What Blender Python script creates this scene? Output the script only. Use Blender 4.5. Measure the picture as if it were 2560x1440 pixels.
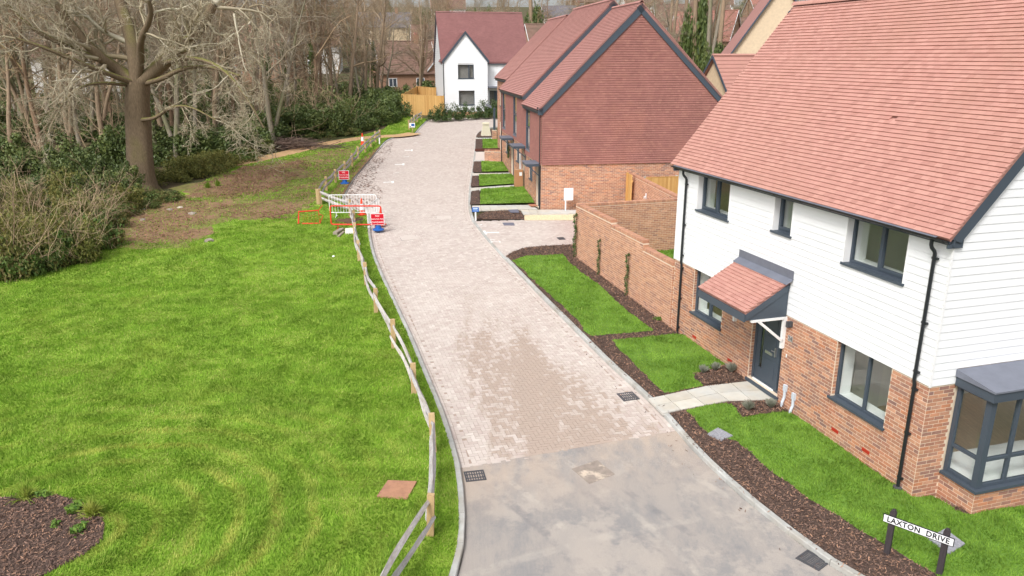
import bpy, bmesh, math, random
import numpy as np
from mathutils import Vector, Matrix, Euler

# ------------------------------------------------------------------ scene, camera, light
for o in list(bpy.data.objects): bpy.data.objects.remove(o)
scene = bpy.context.scene
COL = scene.collection
F_PX, HORIZON, CAM_H = 1920.0, 140.0, 8.0          # focal length in photo pixels, horizon row, drone height
TILT = math.atan((720 - HORIZON) / F_PX)
cam_data = bpy.data.cameras.new('camera')
cam_data.sensor_fit = 'HORIZONTAL'; cam_data.sensor_width = 36.0
cam_data.lens = 36.0 * F_PX / 2560.0
cam_data.clip_start = 0.1; cam_data.clip_end = 3000
cam = bpy.data.objects.new('camera', cam_data); COL.objects.link(cam)
cam.location = (0, 0, CAM_H); cam.rotation_euler = (math.pi / 2 - TILT, 0, 0)
scene.camera = cam

SUN_DIR = Vector((-0.36, -0.62, 0.80)).normalized()   # towards the sun (veiled by cloud)
world = bpy.data.worlds.new('World'); scene.world = world; world.use_nodes = True
wn = world.node_tree; wn.nodes.clear()
sky = wn.nodes.new('ShaderNodeTexSky'); sky.sky_type = 'NISHITA'; sky.sun_disc = False
sky.sun_elevation = math.asin(SUN_DIR.z); sky.sun_rotation = math.atan2(SUN_DIR.x, SUN_DIR.y)
sky.air_density = 1.0; sky.dust_density = 4.0; sky.ozone_density = 1.0
hs = wn.nodes.new('ShaderNodeHueSaturation'); hs.inputs['Saturation'].default_value = 0.28
bg = wn.nodes.new('ShaderNodeBackground'); bg.inputs['Strength'].default_value = 0.15
wo = wn.nodes.new('ShaderNodeOutputWorld')
wn.links.new(sky.outputs[0], hs.inputs['Color']); wn.links.new(hs.outputs[0], bg.inputs['Color'])
wn.links.new(bg.outputs[0], wo.inputs['Surface'])
sun_data = bpy.data.lights.new('sun', 'SUN'); sun_data.energy = 1.5; sun_data.angle = math.radians(15)
sun_data.color = (1.0, 0.98, 0.955)
sun = bpy.data.objects.new('sun', sun_data); COL.objects.link(sun); sun.location = (-30, -30, 60)
sun.rotation_euler = SUN_DIR.to_track_quat('Z', 'Y').to_euler()
scene.view_settings.view_transform = 'Standard'; scene.view_settings.look = 'None'
scene.view_settings.gamma = 1.0; scene.view_settings.use_curve_mapping = False
scene.view_settings.exposure = 0.5

# ------------------------------------------------------------------ pixel <-> place
CT, ST = math.cos(TILT), math.sin(TILT)
GY = np.array([-80, 14, 24, 39, 43, 52, 60, 80, 120, 200, 300, 450, 800.])
GZ = np.array([0, 0, .2, .65, .82, 1.18, 1.5, 2.45, 3.4, 10, 20, 34, 48.])
def gz(y): return float(np.interp(y, GY, GZ))
def ray(px, py):
    r = px - 1280; u = 720 - py
    return np.array([r, F_PX * CT + u * ST, u * CT - F_PX * ST])
_T = np.linspace(0.001, 0.25, 40000)
def G(px, py, dz=0.0):
    d = ray(px, py); Y = d[1] * _T; Z = CAM_H + d[2] * _T
    m = np.nonzero(Z < np.interp(Y, GY, GZ) + dz)[0]
    t = _T[m[0]] if len(m) else _T[-1]
    return np.array([d[0] * t, d[1] * t, gz(d[1] * t) + dz])
def at(px, py, Y):
    d = ray(px, py); t = Y / d[1]
    return np.array([d[0] * t, Y, CAM_H + d[2] * t])
def zplane(px, py, z):
    d = ray(px, py); t = (z - CAM_H) / d[2]
    return np.array([d[0] * t, d[1] * t, z])
def G2(pts, dz=0.0): return [G(x, y, dz)[:2] for x, y in pts]

rng = np.random.default_rng(7); random.seed(7)

# ------------------------------------------------------------------ objects and meshes
def link(name, data, parent=None):
    o = bpy.data.objects.new(name, data); COL.objects.link(o)
    if parent is not None: o.parent = parent
    return o
def tag(o, label, cat, group=None):
    o['label'] = label; o['category'] = cat
    if group: o['group'] = group
    return o
def thing(name, label, cat, loc=(0, 0, 0), rz=0.0, group=None):
    o = link(name, None); o.empty_display_size = 0.2
    o.location = loc; o.rotation_euler = (0, 0, rz)
    return tag(o, label, cat, group)
def npmesh(name, V, polys, mat=None, rnd=None, smooth=False):
    me = bpy.data.meshes.new(name); V = np.asarray(V, np.float32)
    me.vertices.add(len(V)); me.vertices.foreach_set('co', V.ravel())
    polys = [np.asarray(p, np.int32) for p in polys if len(p)]
    nl = sum(p.size for p in polys); npol = sum(len(p) for p in polys)
    me.loops.add(nl); me.loops.foreach_set('vertex_index', np.concatenate([p.ravel() for p in polys]))
    me.polygons.add(npol); st = []; s = 0
    for p in polys:
        st.append(s + np.arange(len(p)) * p.shape[1]); s += p.size
    me.polygons.foreach_set('loop_start', np.concatenate(st).astype(np.int32))
    me.polygons.foreach_set('use_smooth', np.full(npol, bool(smooth)))
    if rnd is not None:
        a = me.attributes.new('rnd', 'FLOAT', 'POINT'); a.data.foreach_set('value', np.asarray(rnd, np.float32))
    me.update(calc_edges=True)
    if mat: me.materials.append(mat)
    return me
BOXF = [(0, 1, 2, 3), (7, 6, 5, 4), (0, 4, 5, 1), (1, 5, 6, 2), (2, 6, 7, 3), (3, 7, 4, 0)]
class MB:
    def __init__(s): s.V = []; s.F = []
    def add(s, V, F):
        b = len(s.V); s.V += [tuple(map(float, v)) for v in V]; s.F += [tuple(b + i for i in f) for f in F]; return s
    def box(s, x0, x1, y0, y1, z0, z1):
        x0, x1 = min(x0, x1), max(x0, x1); y0, y1 = min(y0, y1), max(y0, y1); z0, z1 = min(z0, z1), max(z0, z1)
        return s.add([(x0, y0, z0), (x0, y1, z0), (x1, y1, z0), (x1, y0, z0), (x0, y0, z1), (x0, y1, z1), (x1, y1, z1), (x1, y0, z1)], BOXF)
    def bar(s, a, b, w, h, up=(0, 0, 1)):                      # square bar from a to b
        a, b = Vector(a), Vector(b); d = (b - a).normalized(); up = Vector(up)
        x = d.cross(up)
        if x.length < 1e-4: x = d.cross(Vector((1, 0, 0)))
        x.normalize(); y = x.cross(d)
        P = [p + x * i * w / 2 + y * j * h / 2 for p in (a, b) for i, j in ((-1, -1), (-1, 1), (1, 1), (1, -1))]
        return s.add(P, BOXF)
    def tube(s, pts, r, n=8, cap=True, r1=None):
        pts = [Vector(p) for p in pts]; k = len(pts); R = []
        t0 = (pts[1] - pts[0]).normalized(); ref = Vector((0, 0, 1)) if abs(t0.z) < 0.9 else Vector((1, 0, 0))
        x = t0.cross(ref).normalized()
        for i, p in enumerate(pts):
            t = (pts[min(i + 1, k - 1)] - pts[max(i - 1, 0)]).normalized()
            x = (x - t * x.dot(t)).normalized(); y = t.cross(x)
            rr = r if r1 is None else r + (r1 - r) * i / (k - 1)
            R += [p + (x * math.cos(2 * math.pi * j / n) + y * math.sin(2 * math.pi * j / n)) * rr for j in range(n)]
        f = [(i * n + j, i * n + (j + 1) % n, (i + 1) * n + (j + 1) % n, (i + 1) * n + j) for i in range(k - 1) for j in range(n)]
        if cap: f += [tuple(range(n - 1, -1, -1)), tuple((k - 1) * n + j for j in range(n))]
        return s.add(R, f)
    def prism(s, poly, axis, a, b):                            # polygon in the other two axes, extruded along axis a..b
        n = len(poly); V = []
        for t in (a, b):
            for p, q in poly:
                V.append({'x': (t, p, q), 'y': (p, t, q), 'z': (p, q, t)}[axis])
        return s.add(V, [tuple(range(n)), tuple(range(2 * n - 1, n - 1, -1))] + [(i, (i + 1) % n, n + (i + 1) % n, n + i) for i in range(n)])
    def lathe(s, prof, n=20, c=(0, 0, 0)):                     # profile (r, z)
        V = []; F = []
        for r, z in prof:
            V += [(c[0] + r * math.cos(2 * math.pi * j / n), c[1] + r * math.sin(2 * math.pi * j / n), c[2] + z) for j in range(n)]
        k = len(prof)
        F = [(i * n + j, i * n + (j + 1) % n, (i + 1) * n + (j + 1) % n, (i + 1) * n + j) for i in range(k - 1) for j in range(n)]
        F += [tuple(range(n - 1, -1, -1)), tuple((k - 1) * n + j for j in range(n))]
        return s.add(V, F)
    def mesh(s, name, mat, smooth=False):
        me = bpy.data.meshes.new(name); me.from_pydata(s.V, [], s.F)
        bm = bmesh.new(); bm.from_mesh(me); bmesh.ops.recalc_face_normals(bm, faces=bm.faces[:]); bm.to_mesh(me); bm.free()
        me.materials.append(mat)
        if smooth:
            me.polygons.foreach_set('use_smooth', np.ones(len(me.polygons), bool))
            me.set_sharp_from_angle(angle=math.radians(40))
        return me
    def build(s, name, mat, parent=None, smooth=False, kind=None):
        o = link(name, s.mesh(name, mat, smooth), parent)
        if kind: o['kind'] = kind
        return o
def boxobj(name, mat, parent, *b): return MB().box(*b).build(name, mat, parent)

# many small boxes: record = (centre, 3x3 axes, half sizes).  The nearest ones become parts, the others one joined part
SGN = np.array([(-1, -1, -1), (-1, 1, -1), (1, 1, -1), (1, -1, -1), (-1, -1, 1), (-1, 1, 1), (1, 1, 1), (1, -1, 1)], float)
BOXQ = np.array(BOXF)
UNIT = {}
def unit_box(mat):
    if mat.name not in UNIT:
        UNIT[mat.name] = npmesh('piece_' + mat.name, SGN, [BOXQ[:, ::-1]], mat)
    return UNIT[mat.name]
def pieces(recs, name, mat, parent, limit=300, joined=None, cam_local=None):
    """recs: list of (c(3), R(3x3 columns), h(3))"""
    if not recs: return
    C = np.array([r[0] for r in recs]); R = np.array([r[1] for r in recs]); H = np.array([r[2] for r in recs])
    mw = np.array(parent.matrix_basis) if parent is not None else np.eye(4)
    W = C @ mw[:3, :3].T + mw[:3, 3]
    fwd = (W[:, 1] * CT - (W[:, 2] - CAM_H) * ST); px = 1280 + F_PX * W[:, 0] / np.maximum(fwd, .1)
    py = 720 - F_PX * (W[:, 1] * ST + (W[:, 2] - CAM_H) * CT) / np.maximum(fwd, .1)
    score = np.linalg.norm(W - np.array([0, 0, CAM_H]), axis=1) + 1000 * ((px < -20) | (px > 2580) | (py < -20) | (py > 1460) | (fwd < 0))
    order = np.argsort(score)
    near, rest = order[:limit], order[limit:]
    if limit:
        base = unit_box(mat)
        for i in near:
            o = bpy.data.objects.new(name, base); COL.objects.link(o); o.parent = parent
            M = np.eye(4); M[:3, :3] = R[i]; o.matrix_basis = Matrix.LocRotScale(Vector(C[i]), Matrix(R[i].tolist()).to_quaternion(), Vector(H[i]))
    if len(rest):
        V = C[rest][:, None, :] + np.einsum('nij,nkj->nki', R[rest], SGN[None] * H[rest][:, None, :])
        n = len(rest); Q = (np.arange(n)[:, None, None] * 8 + BOXQ[None, :, ::-1]).reshape(-1, 4)
        me = npmesh(joined or name + 's', V.reshape(-1, 3), [Q], mat, rnd=np.repeat(rng.random(n), 8))
        o = link(joined or name + 's', me, parent); o['kind'] = 'stuff'
EYE = np.eye(3)
def rotz(a): c, s = math.cos(a), math.sin(a); return np.array([[c, -s, 0], [s, c, 0], [0, 0, 1.]])

# ------------------------------------------------------------------ materials
def lin(r, g, b):
    f = lambda c: c / 12.92 if c <= 0.04045 else ((c + 0.055) / 1.055) ** 2.4
    return (f(r / 255), f(g / 255), f(b / 255), 1)
MATS = {}
MOW = tuple(G(200, 1345))
def mat(name, cols, rough=0.8, noise=0.0, nscale=4.0, bump=0.0, bscale=40.0, spec=0.3, metal=0.0, second=None, sscale=1.2, samt=0.5,
        sthr=(0.45, 0.65), stretch=None, trans=0.0, moss=None, rings=False):
    """cols: list of linear colours picked per piece; noise: brightness mottling; second: stain colour with its own noise shape"""
    m = bpy.data.materials.new(name); m.use_nodes = True; MATS[name] = m
    nt = m.node_tree; N = nt.nodes; L = nt.links; N.clear()
    out = N.new('ShaderNodeOutputMaterial'); b = N.new('ShaderNodeBsdfPrincipled')
    b.inputs['Roughness'].default_value = rough; b.inputs['Metallic'].default_value = metal
    b.inputs['Specular IOR Level'].default_value = spec
    geo = N.new('ShaderNodeNewGeometry'); pos = geo.outputs['Position']
    if stretch:
        mp = N.new('ShaderNodeMapping'); mp.inputs['Rotation'].default_value = (0, 0, stretch[1]); mp.inputs['Scale'].default_value = stretch[0]
        L.new(pos, mp.inputs['Vector']); spos = mp.outputs[0]
    else: spos = pos
    if len(cols) > 1:
        oi = N.new('ShaderNodeObjectInfo'); at_ = N.new('ShaderNodeAttribute'); at_.attribute_name = 'rnd'
        ad = N.new('ShaderNodeMath'); ad.operation = 'ADD'; L.new(oi.outputs['Random'], ad.inputs[0]); L.new(at_.outputs['Fac'], ad.inputs[1])
        fr = N.new('ShaderNodeMath'); fr.operation = 'FRACT'; L.new(ad.outputs[0], fr.inputs[0])
        cr = N.new('ShaderNodeValToRGB'); cr.color_ramp.interpolation = 'LINEAR'
        els = cr.color_ramp.elements
        for i, c in enumerate(cols):
            p = i / (len(cols) - 1)
            e = els[0] if i == 0 else (els[1] if i == len(cols) - 1 else els.new(p))
            if i == len(cols) - 1: e = [x for x in els if abs(x.position - 1) < 1e-6][0]
            e.color = (*c[:3], 1)
        L.new(fr.outputs[0], cr.inputs[0]); col = cr.outputs[0]
    else:
        rgb = N.new('ShaderNodeRGB'); rgb.outputs[0].default_value = (*cols[0][:3], 1); col = rgb.outputs[0]
    if second is not None:
        tx = N.new('ShaderNodeTexNoise'); tx.inputs['Scale'].default_value = sscale; tx.inputs['Detail'].default_value = 6; tx.inputs['Roughness'].default_value = 0.62
        L.new(spos, tx.inputs['Vector'])
        mr = N.new('ShaderNodeMapRange'); mr.inputs[1].default_value = sthr[0]; mr.inputs[2].default_value = sthr[1]; mr.inputs[4].default_value = samt
        L.new(tx.outputs['Fac'], mr.inputs[0])
        mx = N.new('ShaderNodeMix'); mx.data_type = 'RGBA'; L.new(mr.outputs[0], mx.inputs[0]); L.new(col, mx.inputs[6]); mx.inputs[7].default_value = (*second[:3], 1)
        col = mx.outputs[2]
    if rings:                                                  # mower tracks curving round the corner bed
        vs = N.new('ShaderNodeVectorMath'); vs.operation = 'DISTANCE'; vs.inputs[1].default_value = MOW; L.new(pos, vs.inputs[0])
        tn = N.new('ShaderNodeTexNoise'); tn.inputs['Scale'].default_value = .7; L.new(pos, tn.inputs['Vector'])
        w1 = N.new('ShaderNodeMath'); w1.operation = 'MULTIPLY_ADD'; w1.inputs[1].default_value = 9.5; L.new(vs.outputs['Value'], w1.inputs[0]); tw_ = N.new('ShaderNodeMath'); tw_.operation = 'MULTIPLY'; tw_.inputs[1].default_value = 3.5; L.new(tn.outputs['Fac'], tw_.inputs[0]); L.new(tw_.outputs[0], w1.inputs[2])
        w2 = N.new('ShaderNodeMath'); w2.operation = 'SINE'; L.new(w1.outputs[0], w2.inputs[0])
        fa = N.new('ShaderNodeMapRange'); fa.inputs[1].default_value = 7.0; fa.inputs[2].default_value = 4.0; fa.inputs[4].default_value = .7; L.new(vs.outputs['Value'], fa.inputs[0])
        mm = N.new('ShaderNodeMath'); mm.operation = 'MULTIPLY'; L.new(w2.outputs[0], mm.inputs[0]); L.new(fa.outputs[0], mm.inputs[1])
        m3 = N.new('ShaderNodeMath'); m3.operation = 'MULTIPLY'; m3.use_clamp = True; t4 = N.new('ShaderNodeMapRange'); t4.inputs[1].default_value = .36; t4.inputs[2].default_value = .62; t2 = N.new('ShaderNodeTexNoise'); t2.inputs['Scale'].default_value = .55; L.new(pos, t2.inputs['Vector']); L.new(t2.outputs['Fac'], t4.inputs[0]); L.new(mm.outputs[0], m3.inputs[0]); L.new(t4.outputs[0], m3.inputs[1])
        mx = N.new('ShaderNodeMix'); mx.data_type = 'RGBA'; L.new(m3.outputs[0], mx.inputs[0]); L.new(col, mx.inputs[6]); mx.inputs[7].default_value = lin(196, 194, 104); col = mx.outputs[2]
    if moss is not None:                                      # green growth on upward faces, as on bark
        sx = N.new('ShaderNodeSeparateXYZ'); L.new(geo.outputs['Normal'], sx.inputs[0])
        tn = N.new('ShaderNodeTexNoise'); tn.inputs['Scale'].default_value = 1.3; L.new(pos, tn.inputs['Vector'])
        a1 = N.new('ShaderNodeMath'); a1.operation = 'MULTIPLY'; L.new(sx.outputs['Z'], a1.inputs[0]); L.new(tn.outputs['Fac'], a1.inputs[1])
        mr = N.new('ShaderNodeMapRange'); mr.inputs[1].default_value = 0.12; mr.inputs[2].default_value = 0.38; mr.inputs[4].default_value = 0.75; L.new(a1.outputs[0], mr.inputs[0])
        mx = N.new('ShaderNodeMix'); mx.data_type = 'RGBA'; L.new(mr.outputs[0], mx.inputs[0]); L.new(col, mx.inputs[6]); mx.inputs[7].default_value = (*moss[:3], 1)
        col = mx.outputs[2]
    if noise:
        tx = N.new('ShaderNodeTexNoise'); tx.inputs['Scale'].default_value = nscale; tx.inputs['Detail'].default_value = 5; tx.inputs['Roughness'].default_value = 0.6
        L.new(spos, tx.inputs['Vector'])
        mr = N.new('ShaderNodeMapRange'); mr.inputs[1].default_value = 0.25; mr.inputs[2].default_value = 0.75
        mr.inputs[3].default_value = 1 - noise; mr.inputs[4].default_value = 1 + noise; L.new(tx.outputs['Fac'], mr.inputs[0])
        hv = N.new('ShaderNodeHueSaturation'); L.new(mr.outputs[0], hv.inputs['Value']); L.new(col, hv.inputs['Color']); col = hv.outputs[0]
    L.new(col, b.inputs['Base Color'])
    if bump:
        tb = N.new('ShaderNodeTexNoise'); tb.inputs['Scale'].default_value = bscale; tb.inputs['Detail'].default_value = 4; L.new(spos, tb.inputs['Vector'])
        bp = N.new('ShaderNodeBump'); bp.inputs['Strength'].default_value = bump; bp.inputs['Distance'].default_value = 0.02
        L.new(tb.outputs['Fac'], bp.inputs['Height']); L.new(bp.outputs[0], b.inputs['Normal'])
    surf = b.outputs[0]
    if trans:
        tr = N.new('ShaderNodeBsdfTranslucent'); L.new(col, tr.inputs['Color'])
        ms = N.new('ShaderNodeMixShader'); ms.inputs[0].default_value = trans; L.new(surf, ms.inputs[1]); L.new(tr.outputs[0], ms.inputs[2]); surf = ms.outputs[0]
    L.new(surf, out.inputs['Surface'])
    return m
def glass_mat(name, tint=(0.96, 0.98, 0.97), base=0.035):
    m = bpy.data.materials.new(name); m.use_nodes = True; N = m.node_tree.nodes; L = m.node_tree.links; N.clear()
    out = N.new('ShaderNodeOutputMaterial'); t = N.new('ShaderNodeBsdfTransparent'); t.inputs[0].default_value = (*tint, 1)
    g = N.new('ShaderNodeBsdfGlossy'); g.inputs['Roughness'].default_value = 0.02; g.inputs['Color'].default_value = (0.95, 0.97, 1, 1)
    lw = N.new('ShaderNodeLayerWeight'); lw.inputs[0].default_value = .5
    pw = N.new('ShaderNodeMath'); pw.operation = 'POWER'; pw.inputs[1].default_value = 5; L.new(lw.outputs['Facing'], pw.inputs[0])
    ad = N.new('ShaderNodeMath'); ad.operation = 'MULTIPLY_ADD'; ad.inputs[1].default_value = 1 - base; ad.inputs[2].default_value = base; L.new(pw.outputs[0], ad.inputs[0])
    mx = N.new('ShaderNodeMixShader'); L.new(ad.outputs[0], mx.inputs[0]); L.new(t.outputs[0], mx.inputs[1]); L.new(g.outputs[0], mx.inputs[2])
    L.new(mx.outputs[0], out.inputs['Surface']); return m

m_white = mat('white_board', [(.80, .81, .82), (.84, .85, .86)], .45, noise=.02, nscale=2)
m_wtrim = mat('white_trim', [(.80, .80, .80)], .4)
m_grey = mat('anthracite', [lin(72, 81, 91)], .45, noise=.05, nscale=3)
m_lead = mat('lead_sheet', [lin(120, 124, 136)], .5, noise=.12, nscale=3, metal=.2)
m_black = mat('black_plastic', [lin(34, 38, 42)], .35, spec=.5)
BR = [lin(182, 134, 108), lin(166, 120, 100), lin(194, 144, 114), lin(152, 116, 103), lin(190, 130, 98), lin(202, 154, 126), lin(142, 110, 102), lin(194, 136, 106)]
m_brick = mat('brick_face', BR, .9, noise=.16, nscale=9, bump=.3, bscale=60, second=lin(200, 116, 80), sscale=.9, samt=.4, sthr=(.58, .78))
m_brick2 = mat('brick_face_orange', [lin(192, 142, 114), lin(184, 134, 108), lin(200, 152, 122), lin(172, 126, 106), lin(206, 158, 130), lin(162, 120, 104)], .9, noise=.14, nscale=9, bump=.3, bscale=60,
               second=lin(206, 160, 124), sscale=.5, samt=.35, sthr=(.55, .75))
m_mortar = mat('mortar', [lin(222, 204, 182)], .95, noise=.1, nscale=12)
m_tan = mat('pale_brick_face', [lin(205, 185, 155), lin(190, 168, 138), lin(214, 194, 166), lin(196, 176, 146)], .9, noise=.1, nscale=6)
m_air = mat('air_brick_red', [lin(178, 52, 34)], .7)
m_tile = mat('roof_tile_red', [lin(186, 138, 127), lin(180, 132, 121), lin(190, 143, 131), lin(183, 135, 124), lin(174, 126, 115)], .75, noise=.05, nscale=3, second=lin(178, 134, 119), sscale=.35, samt=.5)
m_tileB = mat('roof_tile_rose', [lin(172, 126, 118), lin(168, 122, 115), lin(175, 129, 121), lin(164, 118, 111), lin(178, 133, 123)], .75, noise=.08, nscale=1.5)
m_tileW = mat('roof_tile_plum', [lin(142, 100, 98), lin(138, 97, 95), lin(145, 103, 100), lin(135, 94, 93)], .75, noise=.08, nscale=1.2)
m_hang = mat('hanging_tile', [lin(156, 108, 99), lin(152, 105, 97), lin(159, 111, 102), lin(149, 102, 95), lin(154, 107, 98), lin(163, 115, 104)], .8, noise=.12, nscale=1.1, second=lin(172, 118, 100), sscale=.45, samt=.4, sthr=(.55, .75))
m_glass = glass_mat('window_glass')
m_room = mat('room_wall', [(.86, .86, .83)], .8)
m_floor = mat('room_floor', [lin(214, 196, 172)], .6, noise=.15, nscale=2, stretch=((12, 1, 1), .29))
m_backing = mat('pane_backing', [lin(138, 132, 130)], .8, noise=.08, nscale=2)  # grey sheets added behind panes, their tone standing in for room shade
m_fence = mat('new_timber', [lin(206, 164, 102), lin(196, 152, 92), lin(214, 174, 112), lin(200, 158, 98), lin(188, 142, 84)], .8, noise=.12, nscale=6, stretch=((6, 6, .6), 0))
m_post = mat('sawn_post', [lin(194, 166, 124), lin(182, 154, 114), lin(202, 176, 136)], .8, noise=.15, nscale=8, stretch=((5, 5, .7), 0))
m_rail = mat('weathered_rail', [lin(188, 184, 184), lin(174, 170, 170), lin(200, 194, 190)], .85, noise=.25, nscale=9, stretch=((1.2, 1.2, 6), 0), bump=.4, bscale=25, second=lin(150, 132, 112), sscale=2, samt=.5)
m_kerb = mat('kerb_concrete', [lin(178, 178, 174), lin(168, 168, 164), lin(186, 186, 182)], .9, noise=.14, nscale=5, second=lin(150, 138, 120), sscale=1.2, samt=.5)
m_slab = mat('paving_slab', [lin(196, 195, 189), lin(188, 187, 182), lin(203, 201, 193)], .85, noise=.08, nscale=4, second=lin(198, 176, 138), sscale=.6, samt=.4)
m_joint = mat('joint_sand', [lin(168, 150, 138)], .95, noise=.15, nscale=8)
m_iron = mat('cast_iron', [lin(92, 92, 96)], .55, noise=.15, nscale=10, metal=.4)
m_dark = mat('drain_dark', [(.008, .008, .008)], .9)
m_paint = mat('road_paint', [lin(236, 236, 232)], .7, noise=.08, nscale=14)
m_signw = mat('sign_white', [(.85, .85, .85)], .35)
m_signb = mat('sign_black', [(.012, .014, .02)], .4)
m_red = mat('sign_red', [lin(196, 22, 44)], .4)
m_orange = mat('barrier_red', [lin(226, 66, 44), lin(206, 48, 44)], .5)
m_cone = mat('cone_orange', [lin(232, 74, 44)], .45)
m_refl = mat('cone_sleeve', [lin(235, 235, 238)], .4)
m_blue = mat('plastic_blue', [lin(38, 96, 172)], .4)
m_card = mat('cardboard', [lin(178, 130, 94)], .85)
m_cream = mat('cream_paint', [lin(222, 216, 192)], .6, noise=.05)
m_soil = mat('bare_soil', [lin(96, 74, 58)], .95, noise=.3, nscale=6, bump=.6, bscale=14)
m_pathd = mat('dirt_path', [lin(196, 160, 118)], .95, noise=.14, nscale=3, second=lin(160, 130, 92), sscale=1.5, samt=.5)
m_mulchb = mat('mulch_bed', [lin(88, 72, 64)], .95, noise=.35, nscale=20, bump=.8, bscale=35)
m_chip = mat('wood_chip', [lin(92, 74, 66), lin(108, 86, 76), lin(70, 57, 52), lin(134, 106, 92), lin(84, 70, 64), lin(176, 136, 110), lin(100, 82, 76), lin(160, 128, 110)], .9)
m_gravel = mat('gravel', [lin(222, 200, 164)], .95, noise=.3, nscale=30, bump=.6, bscale=60)
m_pebble = mat('pebble', [lin(226, 206, 172), lin(206, 184, 150), lin(236, 222, 194), lin(190, 164, 130)], .85)
GRASS = [lin(130, 166, 54), lin(148, 180, 68), lin(106, 146, 44), lin(168, 190, 88), lin(136, 170, 58), lin(178, 186, 102)]
m_turf = mat('turf', [lin(118, 146, 48)], .95, noise=.3, nscale=1.6, second=lin(160, 166, 80), sscale=.45, samt=.45, sthr=(.5, .72))
m_blade = mat('grass_blade', GRASS, .7, noise=.28, nscale=1.1, second=lin(186, 190, 92), sscale=.42, samt=.36, sthr=(.52, .75), trans=.35, spec=.15, rings=True)
m_turfR = mat('lawn_turf', [lin(100, 134, 50)], .95, noise=.25, nscale=2.2)
m_bladeR = mat('lawn_blade', [lin(120, 156, 58), lin(136, 170, 68), lin(104, 142, 50), lin(156, 178, 88), lin(126, 162, 62)], .7, noise=.25, nscale=1.6, second=lin(150, 172, 84), sscale=.6, samt=.5, sthr=(.52, .75), trans=.35, spec=.15)
m_wood_floor = mat('woodland_floor', [lin(88, 76, 54)], .95, noise=.3, nscale=1.5, second=lin(70, 84, 42), sscale=.35, samt=.8, sthr=(.45, .62), bump=.6, bscale=8)
m_litter = mat('leaf_litter', [lin(136, 108, 82)], .95, noise=.28, nscale=5, second=lin(112, 120, 56), sscale=.6, samt=.7, sthr=(.5, .65), bump=.4, bscale=20)
m_leafbrown = mat('dead_leaf', [lin(134, 98, 70), lin(108, 78, 60), lin(156, 118, 86), lin(92, 66, 54), lin(170, 134, 100)], .85)
m_leafdark = mat('wet_leaf', [lin(116, 86, 72), lin(130, 98, 80), lin(100, 76, 66)], .8)
m_bark = mat('oak_bark', [lin(118, 102, 82)], .95, noise=.4, nscale=6, stretch=((4, 4, .7), 0), bump=.8, bscale=12, moss=lin(116, 118, 54))
m_twig = mat('oak_twig', [lin(166, 154, 128), lin(184, 174, 150), lin(148, 134, 108), lin(198, 190, 168)], .9, noise=.2, nscale=2)
m_bark2 = mat('wood_bark', [lin(148, 128, 106)], .95, noise=.25, nscale=4, stretch=((3, 3, .6), 0), moss=lin(120, 120, 70))
m_bark2b = mat('grey_bark', [lin(142, 132, 118)], .95, noise=.25, nscale=4, stretch=((3, 3, .6), 0), second=lin(110, 116, 70), sscale=.6, samt=.7)
m_bark2c = mat('brown_bark', [lin(136, 112, 90)], .95, noise=.25, nscale=4, stretch=((3, 3, .6), 0), moss=lin(110, 112, 60))
m_twig2 = mat('wood_twig', [lin(154, 134, 108), lin(138, 118, 94), lin(172, 152, 126), lin(132, 112, 84)], .9)
m_twig2b = mat('grey_twig', [lin(154, 142, 124), lin(138, 126, 108), lin(172, 160, 140), lin(136, 128, 98)], .9)
m_twig2c = mat('brown_twig', [lin(146, 120, 96), lin(130, 104, 84), lin(164, 140, 112), lin(136, 122, 82)], .9)
m_twig3 = mat('shrub_twig', [lin(168, 146, 118), lin(188, 166, 134), lin(138, 116, 96), lin(160, 134, 112)], .9)
m_ever = mat('evergreen_leaf', [lin(80, 96, 50), lin(98, 114, 60), lin(64, 80, 44), lin(118, 128, 68), lin(88, 102, 56)], .5, trans=.15, spec=.4)
m_olive = mat('olive_leaf', [lin(108, 112, 56), lin(126, 126, 64), lin(88, 98, 50), lin(142, 134, 72), lin(100, 108, 58)], .65, trans=.2)
m_bramble = mat('bramble_leaf', [lin(84, 108, 54), lin(104, 126, 62), lin(70, 92, 48), lin(122, 122, 68), lin(114, 98, 64)], .65, trans=.2)
m_laurel = mat('shrub_leaf', [lin(58, 82, 40), lin(76, 100, 50), lin(96, 116, 62), lin(46, 66, 34), lin(110, 124, 72)], .5, trans=.15, spec=.4)
m_yellow = mat('yellow_shrub_leaf', [lin(168, 170, 62), lin(148, 154, 54), lin(184, 184, 80)], .65, trans=.2)
m_lav = mat('lavender_leaf', [lin(142, 144, 128), lin(160, 160, 146), lin(122, 128, 108)], .8, trans=.2)
m_stone = mat('rubble_stone', [lin(170, 158, 142), lin(140, 130, 118), lin(196, 186, 172)], .9, noise=.2, nscale=12)
m_worn = mat('worn_turf', [lin(116, 118, 62)], .95, noise=.3, nscale=3, second=lin(140, 112, 84), sscale=.5, samt=.95, sthr=(.42, .6), bump=.4, bscale=20)
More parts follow.
